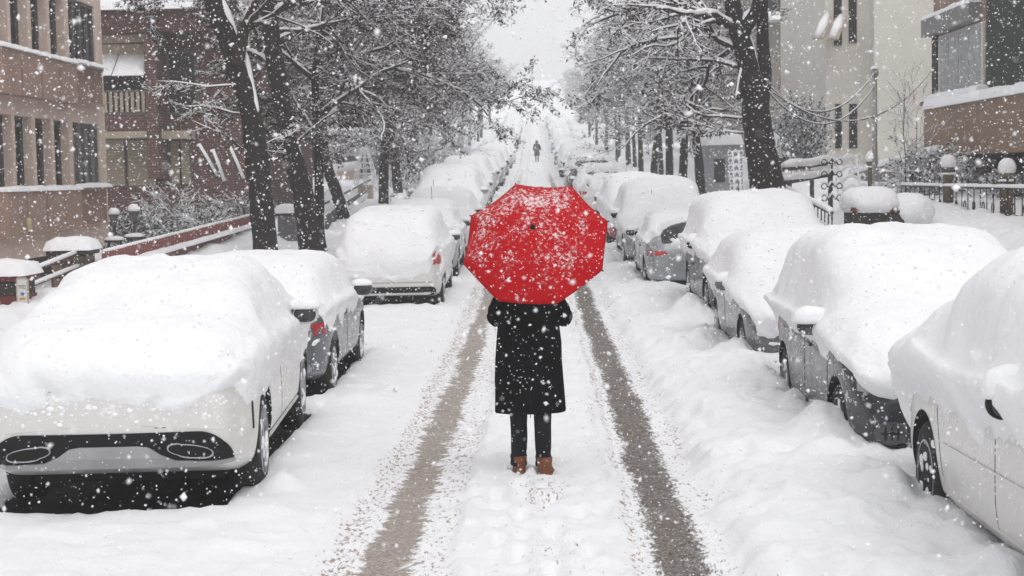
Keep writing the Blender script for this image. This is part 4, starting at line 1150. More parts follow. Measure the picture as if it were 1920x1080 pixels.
X0, X1, Z0, Z1 = rect(313, 372, 95, 215, D2); wn = bx2('window', FRAME, X0, X1, Z0, Z1, .04); bx2('pane', DKGL, X0+.08, X1-.08, Z0+.08, Z1-.08, .06, parent=wn)
for a, b, dx in ((372, 275, 35), (398, 285, 22), (430, 280, 26)):
    p, q_ = at(a, b, D2-1.2), at(a+dx, b+ (65 if b < 200 else 60), D2-1.2)
    br = MB().obox((p.x-o2, -1.2, p.z), (q_.x-o2, -1.2, q_.z), .12, .07); bb = br.build('slanting_beam', DSTONE, b2)
    MB().tube([(p.x-o2, -1.2, p.z+.07), ((p.x+q_.x)/2-o2, -1.2, (p.z+q_.z)/2+.09), (q_.x-o2, -1.2, q_.z+.07)], .065, 8).build('beam_snow', SNOW, bb, True)

# --- pale building in the haze on the left
WHITE = stucco('pale_render', (.52, .52, .53), .06)
D3 = 66.0
xa, xb = P2(585, 200, D3)[0], P2(772, 200, D3)[0]
b3, bx3, o3 = house('pale_building', 'pale building with dark upper windows in the haze left of the people', D3, 12, None, xa, xb, 9.5, WHITE)
for a, b in ((632, 658), (664, 690)):
    for ya, yb in ((165, 245),):
        X0, X1, Z0, Z1 = rect(a, b, ya, yb, D3); wn = bx3('window', FRAME, X0, X1, Z0, Z1, .03); bx3('pane', DKGL, X0+.05, X1-.05, Z0+.05, Z1-.05, .05, parent=wn)
X0, X1, Z0, Z1 = rect(585, 722, 246, 258, D3); bx3('ledge', WHITE, X0, X1, Z0, Z1, .6)
X0, X1, Z0, Z1 = rect(630, 722, 292, 328, D3); bx3('shop_front', FRAME, X0, X1, Z0, Z1, .02)
MB().add(*slab(P2(585, 250, D3)[0]-o3, P2(722, 250, D3)[0]-o3, -.6, 0, zpx(246, 650, D3), .14)).build('ledge_snow', SNOW, b3, True)
MB().add(*slab(xa-o3, xb-o3, 0, 12, 9.5, .4)).build('roof_snow', SNOW, b3, True)
# --- right: cream house, then the brown house with the street-side front
CREAM = stucco('cream_render', (.74, .72, .66), .05); CREAM_SHADE = stucco('cream_render_shaded', (.66, .63, .58), .06)  # second cream is the same render with the wing's shade in its colour
D4 = 50.0
xl, xm, xr = P2(1548, 200, D4)[0], P2(1632, 200, D4)[0], P2(1775, 200, D4)[0]
b4 = empty('cream_house', ((xl+xr)/2, D4, 0)); tag(b4, 'cream rendered house with narrow barred windows, behind the pole', 'house')
o4 = (xl+xr)/2
MB().box(xm-o4, xr+3-o4, -.6, 10, 0, 11).build('wall', CREAM, b4)
w = MB(); 
wins = [(1566, 1578, 195, 278), (1592, 1607, 195, 278), (1563, 1578, -40, 85), (1591, 1606, -40, 80)]
MB().box(xl-o4, xm-.002-o4, .0, 9, 0, 11).build('side_wing', CREAM_SHADE, b4)
for a, b, c, dd in wins:
    X0, X1, Z0, Z1 = rect(a, b, c, dd, D4)
    wn = MB().box(X0-o4, X1-o4, -.03, .05, Z0, Z1).build('window', DKGL, b4)
    q = MB()
    for k in range(3): q.box(X0-o4+(X1-X0)*(k+.5)/3-.012, X0-o4+(X1-X0)*(k+.5)/3+.012, -.07, -.04, Z0, Z1)
    for k in range(6): q.box(X0-o4, X1-o4, -.065, -.045, Z0+(Z1-Z0)*(k+.5)/6-.012, Z0+(Z1-Z0)*(k+.5)/6+.012)
    q.build('window_bars', IRON, wn)
for (px, py) in ((1545, 60), (1572, 62)):
    p = at(px, py, D4-1)
    q = MB().obox((p.x-o4-.3, -1.6, p.z-.25), (p.x-o4+.25, -.1, p.z+.55), .35, .06); aw = q.build('window_awning', BEIGE, b4)
    MB().tube([(p.x-o4-.32, -1.6, p.z-.17), (p.x-o4, -.8, p.z+.25), (p.x-o4+.25, -.15, p.z+.6)], [.10, .14, .09], 8).build('awning_snow', SNOW, aw, True)
# brown house
BROWN = stucco('brown_render', (.27, .185, .13), .15); DGREEN = mat('dark_green_ivy', (.012, .022, .016), .8, var=.5, vscale=8, bump=.8, bscale=20)
X5 = 10.95
def y5(px, k=0): return X5*F_PX/(px-1005.0)
b5 = empty('brown_house', (X5, 40, 0)); tag(b5, 'brown rendered house with a curtained window and snowy ledge at the right edge', 'house')
def b5b(nm, m, px0, px1, z0, z1, out=0., inn=.1, parent=None, bevel=0):
    ya, yb = y5(px0), y5(px1)
    return MB().box(-out, inn, min(ya, yb)-40, max(ya, yb)-40, z0, z1).build(nm, m, parent or b5, bevel=bevel)
def z5(px, py):
    d = y5(px); return at(px, py, d).z
zlow = z5(1800, 292)
MB().box(0, 10, 12-40, y5(1745)-40, zlow, 12).build('wall', BROWN, b5)
MB().box(.8, 10, 12-40, y5(1750)-40, 0, zlow).build('ground_floor', DSTONE, b5)
z0, z1 = z5(1805, 178), z5(1805, 52)
wn = b5b('window', WFR, 1757, 1840, z0, z1, .05)
q = MB()
ya, yb = y5(1837), y5(1760)
for k in range(4):
    a = ya+(yb-ya)*k/4+.07; b = ya+(yb-ya)*(k+1)/4-.07
    MB().box(-.075, -.052, a-40, b-40, z0+.08, z1-.08).build('pane', mat('net_curtain', (.36, .37, .38), .4, var=.3, vscale=6), wn)
b5b('ivy_shutter', DGREEN, 1747, 1755, z0, z1+.1, .08)
b5b('dark_window', DGREEN, 1845, 1960, z0, z1+1.2, .04)
b5b('canopy', mat('grey_concrete', (.22, .22, .22), .8, var=.2, vscale=3), 1742, 1832, z1+.05, z1+.50, .30)
b5b('window_sill', BROWN, 1744, 1850, z0-.14, z0-.02, .35)
MB().add(*slab(-.30, 0, y5(1832)-40, y5(1742)-40, z1+.50, .14, 5)).build('canopy_snow', SNOW, b5, True)
MB().add(*slab(-.35, 0, y5(1850)-40, y5(1744)-40, z0-.02, .16, 6)).build('sill_snow', SNOW, b5, True)
b5b('balcony', BROWN, 1800, 2100, zlow, z0-.35, 1.0, .0)
MB().add(*slab(-1.05, 0, y5(2100)-40, y5(1800)-40, z0-.35, .26, 7)).build('balcony_snow', SNOW, b5, True)
wn = b5b('doorway', DGREEN, 1830, 1960, .9, zlow-.002, -.75, .9)
# distant beige house with balconies, and the low snowy roof in front of it
D6 = 66.0
xa, xb = P2(1405, 200, D6)[0], P2(1570, 200, D6)[0]
TAUPE = stucco('taupe_render', (.33, .30, .27), .08)
b6, bx6, o6 = house('terraced_house', 'taupe house with a snowy balcony behind the heavy forked trunk', D6, 10, None, xa, xb, zpx(38, 1480, D6), TAUPE)
X0, X1, Z0, Z1 = rect(1405, 1560, 30, 42, D6); MB().add(*slab(X0-o6, X1-o6, -1.2, 3, Z0, .35)).build('balcony_snow', SNOW, b6, True)
X0, X1, Z0, Z1 = rect(1400, 1500, -60, 30, D6); bx6('upper_storey', mat('olive_render', (.20, .20, .17), .9), X0, X1, Z0-.2, Z1+2, -1.5, 8)
X0, X1, Z0, Z1 = rect(1418, 1488, -50, 22, D6); wn = bx6('window', WFR, X0, X1, Z0, Z1, -1.48, 1.6); bx6('pane', DKGL, X0+.1, X1-.1, Z0+.1, Z1-.1, -1.46, 1.6, parent=wn)
X0, X1, Z0, Z1 = rect(1506, 1520, 90, 145, D6); wn = bx6('window', FRAME, X0, X1, Z0, Z1, .03); bx6('pane', DKGL, X0+.05, X1-.05, Z0+.05, Z1-.05, .05, parent=wn)
X0, X1, Z0, Z1 = rect(1518, 1560, 118, 158, D6); bx6('balcony', stucco('salmon_render', (.36, .24, .18)), X0, X1, Z0, Z1, 1.0)
MB().add(*slab(X0-o6, X1-o6, -1.05, 0, Z1, .15)).build('balcony_ledge_snow', SNOW, b6, True)
X0, X1, Z0, Z1 = rect(1518, 1560, 88, 112, D6); bx6('balcony', stucco('salmon_render', (.36, .24, .18)), X0, X1, Z0, Z1, 1.0)
D7 = 52.0
xa, xb = P2(1462, 250, D7)[0], P2(1552, 250, D7)[0]
g7 = empty('low_outbuilding', ((xa+xb)/2, D7, 0)); tag(g7, 'low outbuilding under a thick snow roof beside the evergreen bush', 'building')
zr = zpx(290, 1500, D7)
MB().box(-(xb-xa)/2, (xb-xa)/2, 0, 6, 0, zr).build('wall', DSTONE, g7)
MB().add(*slab(-(xb-xa)/2, (xb-xa)/2, -.3, 6, lambda X, Y: zr+(Y+.3)*.13, .38)).build('roof_snow', SNOW, g7, True)
# stone hut with dark doorway
D8 = 47.0
xa, xb = P2(1322, 300, D8)[0], P2(1392, 300, D8)[0]; zr = zpx(272, 1350, D8)
h8 = empty('garden_hut', ((xa+xb)/2, D8, 0)); tag(h8, 'small grey garden hut with a dark doorway left of the heavy trunk', 'hut')
hw = (xb-xa)/2
MB().box(-hw, hw, 0, 2.5, 0, zr).build('wall', mat('grey_wall', (.30, .30, .33), .9, var=.15, vscale=2), h8)
X0, X1, Z0, Z1 = rect(1339, 1359, 298, 342, D8)
MB().box(X0-(xa+xb)/2, X1-(xa+xb)/2, -.03, .0, Z0, Z1).build('door', DKGL, h8)
MB().add(*slab(-hw, hw, -.25, 2.6, zr, .42, 9)).build('roof_snow', SNOW, h8, True)
# buildings lost in the haze
for i, (x, y, wd, h, lb) in enumerate(((-14, 92, 8, 12, 'faint tall house in the haze, nearer one on the left'), (-13.5, 125, 8, 13, 'faint tall house in the haze, farther one on the left'), (13.5, 82, 8, 11, 'faint tall house in the haze, nearer one on the right'), (13.5, 118, 8, 13, 'faint tall house in the haze, farther one on the right'))):
    r_ = empty('distant_house', (x, y, float(base(y)))); tag(r_, lb, 'house', 'houses lost in the haze')
    MB().box(-wd/2, wd/2, 0, 14, -1, h).build('wall', (TAUPE, WHITE)[i % 2], r_)
    MB().add(*slab(-wd/2, wd/2, 0, 14, h, .4)).build('roof_snow', SNOW, r_, True)
    sx = wd/2 if x < 0 else -wd/2
    for fl in range(3):
        for k in range(3):
            f = MB().box(sx-.03, sx+.03, 1.5+k*4, 2.9+k*4, 2+fl*3.2, 3.6+fl*3.2).build('window', FRAME, r_)
            MB().box(sx-.05, sx+.05, 1.6+k*4, 2.8+k*4, 2.1+fl*3.2, 3.5+fl*3.2).build('pane', DKGL, f)
        for k in range(2):
            f = MB().box(-2.8+k*3.6, -1.2+k*3.6, -.03, .03, 2+fl*3.2, 3.6+fl*3.2).build('window', FRAME, r_)
            MB().box(-2.7+k*3.6, -1.3+k*3.6, -.05, .05, 2.1+fl*3.2, 3.5+fl*3.2).build('pane', DKGL, f)

# ------------------------------------------------------------------ left frontage: pillars, pink wall, lanterns
XW = -6.95
pink = mat('pink_wall_paint', (.23, .115, .105), .9, var=.5, vscale=5, bump=.4); PICK = mat('red_picket', (.26, .09, .08), .7)
wl = empty('garden_wall', (XW, 31, 0)); tag(wl, 'pink garden wall topped by small red pickets with snow', 'wall')
q, pk, sn = MB(), MB(), []
ys = np.linspace(24.6, 39.5, 12)
def zw(y): return 1.10+(y-24.2)*.0203
for a, b in zip(ys[:-1], ys[1:]):
    za, zb_ = zw(a)-.16, zw(b)-.16
    q.add([(-.1, a-31, .2), (.1, a-31, .2), (.1, b-31, .2), (-.1, b-31, .2), (-.1, a-31, za), (.1, a-31, za), (.1, b-31, zb_), (-.1, b-31, zb_)],
          [(0, 3, 2, 1), (4, 5, 6, 7), (0, 1, 5, 4), (1, 2, 6, 5), (2, 3, 7, 6), (3, 0, 4, 7)])
q.build('wall', pink, wl)
wl2 = []
for k in range(98):
    y = 24.7+k*.15; pk.box(-.035, .035, y-31-.03, y-31+.03, zw(y)-.16, zw(y)+.10); 
    wl2.append(blob((0, y-31, zw(y)+.10), (.05, .045, .04), k, .1, 8, -.4))
pk.build('pickets', PICK, wl); snow_on('picket_snow', wl2, wl)
MB().add(*slab(.02, .22, 24.6-31, 39.5-31, lambda X, Y: 1.10+(Y+31-24.2)*.0203-.155, .06)).build('wall_snow', SNOW, wl, True)
def pillar(label, x, y, hw, ztop, m, cap=.18, capm=None):
    r_ = empty('gate_pillar', (x, y, 0)); tag(r_, label, 'pillar', 'gate pillars')
    g = 0
    MB().box(-hw, hw, -hw, hw, g, ztop).build('shaft', m, r_, bevel=.02)
    MB().box(-hw-.06, hw+.06, -hw-.06, hw+.06, ztop+.002, ztop+.07).build('cap', capm or DSTONE, r_, bevel=.01)
    MB().add(*slab(-hw-.06, hw+.06, -hw-.06, hw+.06, ztop+.072, cap, int(y), .04)).build('snow_cap', SNOW, r_, True)
    return r_
p = at(130, 478, 24); pillar('yellow stone gate pillar with a thick snow cap, below the pink panels', p.x, 24.2, .27, p.z, STONE, .20)
p = at(18, 525, 21); pl = pillar('dark stone pillar with a red band and notice board at the left edge', p.x-.10, 21, .34, p.z, DSTONE, .20, mat('red_cap', (.14, .03, .025), .6))
p2_ = at(10, 558, 21); MB().box(-.36, .36, -.36, .36, p2_.z-.06, p2_.z+.04).build('red_band', mat('red_cap', (.14, .03, .025), .6), pl)
p = at(43, 562, 20.5)
nb = empty('notice_board', (p.x, 20.5, p.z)); tag(nb, 'narrow white notice board with blue and orange print on the dark pillar', 'sign')
MB().box(-.065, .065, -.012, .012, -.28, .28).build('board', mat('notice_white', (.6, .6, .6), .5), nb)
MB().box(-.08, -.066, -.02, .02, -.30, .30).box(.066, .08, -.02, .02, -.30, .30).box(-.08, .08, -.02, .02, .282, .30).box(-.08, .08, -.02, .02, -.30, -.282).build('frame', BEIGE, nb)
MB().box(-.03, .03, -.017, -.0125, -.12, -.06).box(-.02, .025, -.017, -.0125, .06, .10).build('blue_print', mat('blue_print', (.08, .14, .42), .5), nb)
MB().box(-.04, .04, -.017, -.0125, .00, .03).build('orange_print', mat('orange_print', (.55, .25, .06), .5), nb)
MB().box(-.045, .045, -.017, -.0125, .15, .155).box(-.045, .045, -.017, -.0125, .17, .175).box(-.045, .045, -.017, -.0125, .19, .195).build('small_print', FRAME, nb)
for i, (px, py, lb) in enumerate(((213, 392, 'black iron gate post with a snow capped lantern, left of the pair'), (250, 386, 'black iron gate post with a snow capped lantern, right of the pair'))):
    d = 30.5; p = at(px, py, d)
    r_ = empty('lantern_post', (p.x, d, .3)); tag(r_, lb, 'lantern', 'lantern gate posts'); zt = p.z-.3
    q = MB()
    for dx in (-.12, .12): q.tube([(dx, 0, 0), (dx, 0, zt-.62)], .03, 8)
    for k in range(5): q.obox((-.12, 0, .25+k*.3), (.12, 0, .35+k*.3), .025, .025)
    q.box(-.18, .18, -.1, .1, zt-.66, zt-.61); q.tube([(0, 0, zt-.62), (0, 0, zt-.30)], .03, 8)
    q.build('post', IRON, r_)
    q = MB().lathe([(.05, zt-.32), (.10, zt-.12), (.10, zt-.10), (.02, zt-.02)], (0, 0, 0), 6); q.build('lantern', mat('lantern_glass', (.09, .09, .09), .3), r_)
    snow_on('snow_cap', [blob((0, 0, zt-.08), (.12, .12, .12), i, .1, 16, -.2), blob((0, 0, zt-.60), (.2, .13, .07), i+3, .1, 16, -.2)], r_)
rl = empty('stair_rail', (-7.3, 23.2, .8)); tag(rl, 'snowy iron stair rail between the two pillars on the left', 'railing')
q = MB(); s_ = []
for z in (.12, .34):
    q.tube([(-.35, -1.6, z-.25), (.2, 1.0, z+.12)], .022, 6); s_.append(tube([(-.35, -1.6, z-.22), (.2, 1.0, z+.15)], .035, 6))
for k in range(6):
    t = k/5; q.tube([(-.35+.55*t, -1.6+2.6*t, -.7), (-.35+.55*t, -1.6+2.6*t, .12+.37*t)], .016, 6)
q.build('rail', mat('red_iron', (.10, .03, .03), .6), rl); snow_on('rail_snow', s_, rl)
# stone gate post between the two near trunks
pillar('grey round topped post with a snow cap between the two near trunks', at(540, 420, 38).x, 38, .22, at(540, 405, 38).z, mat('grey_stone', (.14, .14, .145), .9, var=.3, vscale=4), .20)
# low wall with dark hoarding strip, topiary frame on a cream plinth
lw = empty('boundary_wall', (-6.6, 52, 0)); tag(lw, 'low snowy wall carrying a dark banner strip beside the slanting trunk', 'wall')
a, b = at(600, 400, 42), at(700, 352, 60)
q = MB().obox((a.x+6.6, 42-52, .55), (b.x+6.6, 60-52, 1.3), .25, 1.0); q.build('wall', mat('grey_wall', (.30, .30, .33), .9), lw)
q = MB().obox((a.x+6.75, 42-52, .95+.15), (b.x+6.75, 57-52, 1.62+.15), .04, .42); bn = q.build('banner', mat('banner_dark', (.04, .045, .055), .6), lw)
MB().tube([(a.x+6.6, -10, 1.12), (b.x+6.6, 8, 1.88)], .16, 8).build('wall_snow', SNOW, lw, True)
MB().obox((a.x+6.55, 42-52, 1.55), (b.x+6.55, 60-52, 2.28), .05, .05).build('top_rail', FRAME, lw)
# banner lettering: small white letters as on the hoarding
tcu = bpy.data.curves.new('banner_text', 'FONT'); tcu.body = 'SMERS'; tcu.size = .16; tcu.extrude = .003
to = bpy.data.objects.new('banner_text', tcu); COL.objects.link(to); tcu.materials.append(mat('banner_white', (.6, .6, .6), .6)); to.parent = lw
dv = (Vector((b.x+6.75, 57-52, 1.77))-Vector((a.x+6.75, 42-52, 1.1))).normalized()
sd = Vector((dv.y, -dv.x, 0)).normalized(); up = sd.cross(dv)
to.matrix_local = Matrix.Translation(Vector((a.x+6.75, -10, 1.1))+dv*7.5+sd*.03+up*-.05) @ Matrix((dv, up, sd)).transposed().to_4x4()
d = 56.0; p = at(686, 385, d); pt = at(682, 275, d)
tp = empty('wire_topiary', (p.x, d, p.z-.35)); tag(tp, 'white snowy wire topiary frame on a cream plinth, left pavement', 'topiary')
hh = pt.z-p.z+.35
MB().box(-.26, .26, -.26, .26, 0, .36+.75).build('plinth', mat('cream_stone', (.50, .42, .34), .8, var=.1, vscale=3), tp, bevel=.03)
q = MB()
for k in range(8):
    an = k*math.pi/4; q.tube([(.40*math.cos(an)*math.cos(t*1.35), .40*math.sin(an)*math.cos(t*1.35), 1.1+(hh-1.1)*t) for t in np.linspace(0, 1, 8)], .022, 5)
for k in range(7):
    t = k/7; rr_ = .40*math.cos(t*1.35); q.tube([(rr_*math.cos(u), rr_*math.sin(u), 1.1+(hh-1.1)*t) for u in np.linspace(0, 2*math.pi, 17)], .024, 5)
q.build('wire_frame', SNOWF, tp, True)
cw = empty('cream_wall', (at(740, 345, 70).x, 70, 0)); tag(cw, 'cream garden wall behind the walking people', 'wall')
MB().obox((-1.8, -7, 1.9), (1.2, 8, 2.5), .25, 1.6).build('wall', mat('cream_stone', (.50, .42, .34), .8), cw)
MB().tube([(-1.8, -7, 2.75), (1.2, 8, 3.35)], .2, 8).build('wall_snow', SNOW, cw, True)

# ------------------------------------------------------------------ right frontage: fence, posts, trellis, planter
XG = 8.35
fz = lambda y: at(1820, 392, 29.5).z+(y-29.5)*.012
fn = empty('iron_fence', (XG, 31, 0)); tag(fn, 'black wrought iron fence with snow along its rails in front of the brown house', 'fence')
q, s_ = MB(), []
y0, y1 = 25.5, 38.0
zb_, zt_ = at(1820, 398, 29.8).z, at(1820, 352, 29.8).z
for z in (zb_, zt_): q.obox((0, y0-31, z), (0, y1-31, z), .03, .03)
q.build('rails', IRON, fn)
q = MB()
for k in range(30):
    y = y0+k*.42-31; q.tube([(0, y, zb_-.2), (0, y, zt_+.14)], .011, 5); q.lathe([(.02, zt_+.13), (.022, zt_+.16), (.002, zt_+.22)], (0, y, 0), 6)
for k in range(20):
    y = y0+.5+k*.62-31; q.tube([(0, y+.07*math.cos(u), zb_+.12+.09*math.sin(u)) for u in np.linspace(0, 2*math.pi, 13)], .012, 5)
q.build('bars', IRON, fn)
MB().add(*slab(-.035, .035, y0-31, y1-31, zt_+.017, .06, 3, .02, .03)).build('rail_snow', SNOW, fn, True)
gw = empty('snowy_hedge', (7.4, 31, 0)); tag(gw, 'snow buried hedge row below the iron fence', 'hedge')
shp = []
rgh = random.Random(3)
for k in range(22):
    y = 24+k*.72; shp.append(blob((rgh.uniform(-.2, .5), y-31, zb_-.42+rgh.uniform(-.12, .06)), (rgh.uniform(.45, .7), rgh.uniform(.45, .75), rgh.uniform(.30, .45)), k, .12, 26, -.8))
snow_on('snow_cover', shp, gw)
MB().box(-.3, .9, -7, 8.6, .6, zb_-.36).build('hedge_body', mat('hedge_dark', (.02, .022, .02), .9, bump=1, bscale=10), gw)
q = MB()
for k in range(34): q.tube([(-.75, -5.8+k*.14, zb_-.62), (-.75, -5.8+k*.14, zb_-.18)], .014, 5)
q.build('low_railing', IRON, gw)
POSTM = mat('post_stone', (.13, .10, .07), .8, var=.4, vscale=6)
for px, ptop, pbot, d, lb in ((1635, 303, 350, 38.5, 'stone fence post with a round snow ball, leftmost by the trellis'), (1778, 314, 385, 31.8, 'stone fence post with a round snow ball, middle of the iron fence'), (1888, 325, 405, 28, 'stone fence post with a round snow ball, rightmost in front of the dark doorway')):
    p, pb = at(px, ptop, d), at(px, pbot, d)
    r_ = empty('fence_post', (p.x, d, pb.z-.5)); tag(r_, lb, 'post', 'stone fence posts'); hh = p.z-pb.z+.5
    MB().lathe([(.11, 0), (.105, hh-.12), (.13, hh-.11), (.13, hh-.06), (.15, hh-.05), (.15, hh), (.05, hh+.01)], (0, 0, 0), 18).build('shaft', POSTM, r_, True)
    snow_on('snow_ball', [blob((0, 0, hh+.10), (.155, .155, .17), int(px), .05, 24, -.75), blob((0, 0, hh-.13), (.16, .15, .045), 2, .08, 20, -.3)], r_)
# wrought iron trellis sculptures with snow
def trellis(label, px, d, w, h, rungs, m, lean=0., posts=2):
    pb = at(px, 385, d)
    r_ = empty('iron_trellis', (pb.x, d, pb.z)); tag(r_, label, 'trellis', 'snowy iron trellises'); r_.rotation_euler = (0, lean, 0)
    q = MB()
    for k in range(posts):
        x = -w/2+w*k/max(1, posts-1) if posts > 1 else 0
        q.tube([(x, 0, -.3), (x, 0, h)], .022, 6)
    for k in range(rungs):
        z = h*(k+.6)/rungs
        for s in (-1, 1):
            q.tube([(s*(w/2+.02+.06+.06*math.cos(u)), 0, z+.06*math.sin(u)) for u in np.linspace(0, 2*math.pi, 11)], .014, 5)
        q.tube([(-w/2, 0, z-.03), (-w*.15, 0, z+.05), (0, 0, z+.06), (w*.15, 0, z+.05), (w/2, 0, z-.03)], .018, 5)
    q.build('frame', m, r_, True)
    s2 = []
    for k in range(rungs):
        z = h*(k+.6)/rungs; s2.append(tube([(-w/2, 0, z-.0), (-w*.15, 0, z+.085), (0, 0, z+.10), (w*.15, 0, z+.085), (w/2, 0, z)], .026, 6))
        for s in (-1, 1): s2.append(tube([(s*(w/2+.08+.06*math.cos(u)), 0, z+.015+.075*math.sin(u)) for u in np.linspace(.2, 2.9, 7)], .018, 5))
    snow_on('snow', s2, r_)
    return r_
trellis('single stemmed iron trellis with scrolls, left of the white one', 1560, 33, .16, 1.02, 4, IRON, 0, 1)
trellis('wide snow coated iron trellis leaning left beside the post', 1602, 34, .36, 1.10, 5, SNOWF, -.14, 2)
trellis('tall snow coated trellis column beside the garden hut', 1385, 44, .16, 1.55, 8, SNOWF, -.05, 2)
# planter with a big heap of snow
p0, p1 = at(1593, 390, 27), at(1672, 390, 27)
pln = empty('planter_box', ((p0.x+p1.x)/2, 27, 0)); tag(pln, 'dark wooden planter with a red rim heaped with snow', 'planter')
hw = (p1.x-p0.x)/2; zt_ = at(1630, 388, 27).z
MB().box(-hw, hw+.15, -.3, .5, .3, zt_-.06).build('box', mat('planter_dark', (.035, .028, .022), .8, var=.4, vscale=6), pln)
MB().box(-hw-.03, hw+.03, -.34, .54, zt_-.06, zt_).build('rim', mat('planter_red', (.16, .035, .02), .6), pln)
snow_on('snow_heap', [blob((0, .1, zt_+.06), (hw+.12, .5, .30), 4, .08, 36, -.5, 2.8), blob((hw+.32, .1, zt_-.10), (.42, .45, .34), 5, .08, 30, -.9)], pln)
# two snow laden rails and a dark handrail by the trunk
p, q_ = at(1470, 318, 31), at(1560, 305, 35)
fr = empty('wooden_rail_fence', (p.x, 31, 0)); tag(fr, 'rail fence loaded with thick snow right of the heavy trunk', 'fence')
q, s_ = MB(), []
for dz in (0, -.26):
    q.obox((0, 0, p.z+dz), (q_.x-p.x, 4, q_.z+dz), .08, .08); s_.append(tube([(t*(q_.x-p.x), 4*t, p.z+dz+.09+t*(q_.z-p.z)+.02*math.sin(9*t)) for t in np.linspace(0, 1, 9)], [.06]+[.09]*7+[.06], 10))
for t in (.1, .55, .95): q.box(t*(q_.x-p.x)-.04, t*(q_.x-p.x)+.04, 4*t-.04, 4*t+.04, .5, p.z-.02)
q.build('rails', DSTONE, fr); snow_on('rail_snow', s_, fr)
p, q_ = at(1478, 358, 29), at(1560, 400, 26.5)
hr = empty('stair_railing', (p.x, 29, 0)); tag(hr, 'dark stair railing with a strip of snow beside the black off-road car', 'railing')
q = MB()
for dz in (0, -.30): q.obox((0, 0, p.z+dz), (q_.x-p.x, -2.5, q_.z+dz), .05, .05)
for t in np.linspace(0, 1, 14): q.obox((t*(q_.x-p.x), -2.5*t, .9), (t*(q_.x-p.x), -2.5*t, p.z+t*(q_.z-p.z)), .02, .02)
q.build('railing', IRON, hr)
snow_on('railing_snow', [tube([(0, 0, p.z+.05), (q_.x-p.x, -2.5, q_.z+.05)], .05, 8), tube([(0, 0, p.z-.25), (q_.x-p.x, -2.5, q_.z-.25)], .035, 8)], hr)
wd = empty('snowy_bank_wall', (7.6, 42, 0)); tag(wd, 'retaining wall with a thick snow ledge rising towards the brown house', 'wall')
p, q_ = at(1600, 325, 44), at(1755, 283, 38)
MB().obox((p.x-7.6, 2, p.z-.45), (q_.x-7.6, -4, q_.z-.45), .3, .8).build('wall', mat('bank_wall', (.22, .19, .17), .9, var=.2, vscale=3), wd)
MB().tube([(p.x-7.6+(q_.x-p.x)*t, 2-6*t, p.z+(q_.z-p.z)*t) for t in np.linspace(0, 1, 9)], .15, 10).build('ledge_snow', SNOW, wd, True)
# pole and overhead cables
pp = at(1640, 132, 36); up_ = empty('utility_pole', (pp.x, 36, .9)); tag(up_, 'slim steel pole with two cables in front of the cream house', 'pole')
MB().tube([(0, 0, 0), (0, 0, pp.z-.9)], [.065, .055], 12).lathe([(.085, pp.z-1.02), (.09, pp.z-.92), (.03, pp.z-.86)], (0, 0, 0), 12).build('pole', mat('pole_steel', (.30, .29, .28), .5, .2), up_, True)
MB().add(*blob((0, 0, pp.z-.86), (.10, .10, .06), 3, .1, 14, -.3)).build('snow_cap', SNOW, up_, True)
def cable(label, a, b, sag):
    a, b = Vector(a), Vector(b); pts = [a.lerp(b, t)-Vector((0, 0, sag*4*t*(1-t))) for t in np.linspace(0, 1, 22)]
    r_ = empty('overhead_cable', a); tag(r_, label, 'cable', 'overhead cables')
    pts = [p-a for p in pts]
    MB().tube(pts, .012, 6).build('cable', IRON, r_, True)
    MB().tube([p+Vector((0, 0, .018)) for p in pts], .014, 6).build('snow_line', SNOWF, r_, True)
cable('snowy cable sagging from the heavy trunk to the pole', Pt(1432, 150, 30), (pp.x, 36, pp.z-.05), .75)
cable('snowy cable sagging from the heavy trunk to the brown house', Pt(1432, 160, 30), Pt(1745, 135, 40), .95)
cable('lower snowy cable from the heavy trunk to the pole', Pt(1432, 162, 30), (pp.x, 36, pp.z-.35), .80)

# ------------------------------------------------------------------ people
def skin_mesh(name, verts, edges, radii, m, parent, root_i=0, sub=2):
    me = bpy.data.meshes.new(name); bm = bmesh.new(); sl = bm.verts.layers.skin.verify()
    vv = [bm.verts.new(v) for v in verts]
    for a, b in edges: bm.edges.new((vv[a], vv[b]))
    for i, v in enumerate(vv):
        r_ = radii[i]; v[sl].radius = (r_, r_) if not isinstance(r_, tuple) else r_; v[sl].use_root = (i == root_i)
    bm.to_mesh(me); bm.free()
    o = link(name, me, m, parent, False)
    sk = o.modifiers.new('skin', 'SKIN'); sk.use_smooth_shade = True
    sb = o.modifiers.new('sub', 'SUBSURF'); sb.levels = sub; sb.render_levels = sub
    dg = bpy.context.evaluated_depsgraph_get(); ev = o.evaluated_get(dg); nm = bpy.data.meshes.new_from_object(ev)
    o.modifiers.clear(); o.data = nm
    if not nm.materials: nm.materials.append(m)
    nm.polygons.foreach_set('use_smooth', [True]*len(nm.polygons))
    return o
SKIN = mat('skin', (.50, .32, .24), .55); HAIR = mat('dark_hair', (.02, .014, .011), .6, bump=.5, bscale=80)
COAT = mat('black_wool', (.005, .005, .006), .95, bump=.4, bscale=220, var=.25, vscale=10, spec=.05)
JEAN = mat('dark_denim', (.008, .0095, .014), .9, bump=.3, bscale=160, var=.4, vscale=12, spec=.2)
BOOT = mat('tan_boot', (.17, .055, .018), .75, var=.3, vscale=18, bump=.3, bscale=60); SOLE = mat('boot_sole', (.05, .028, .018), .8)
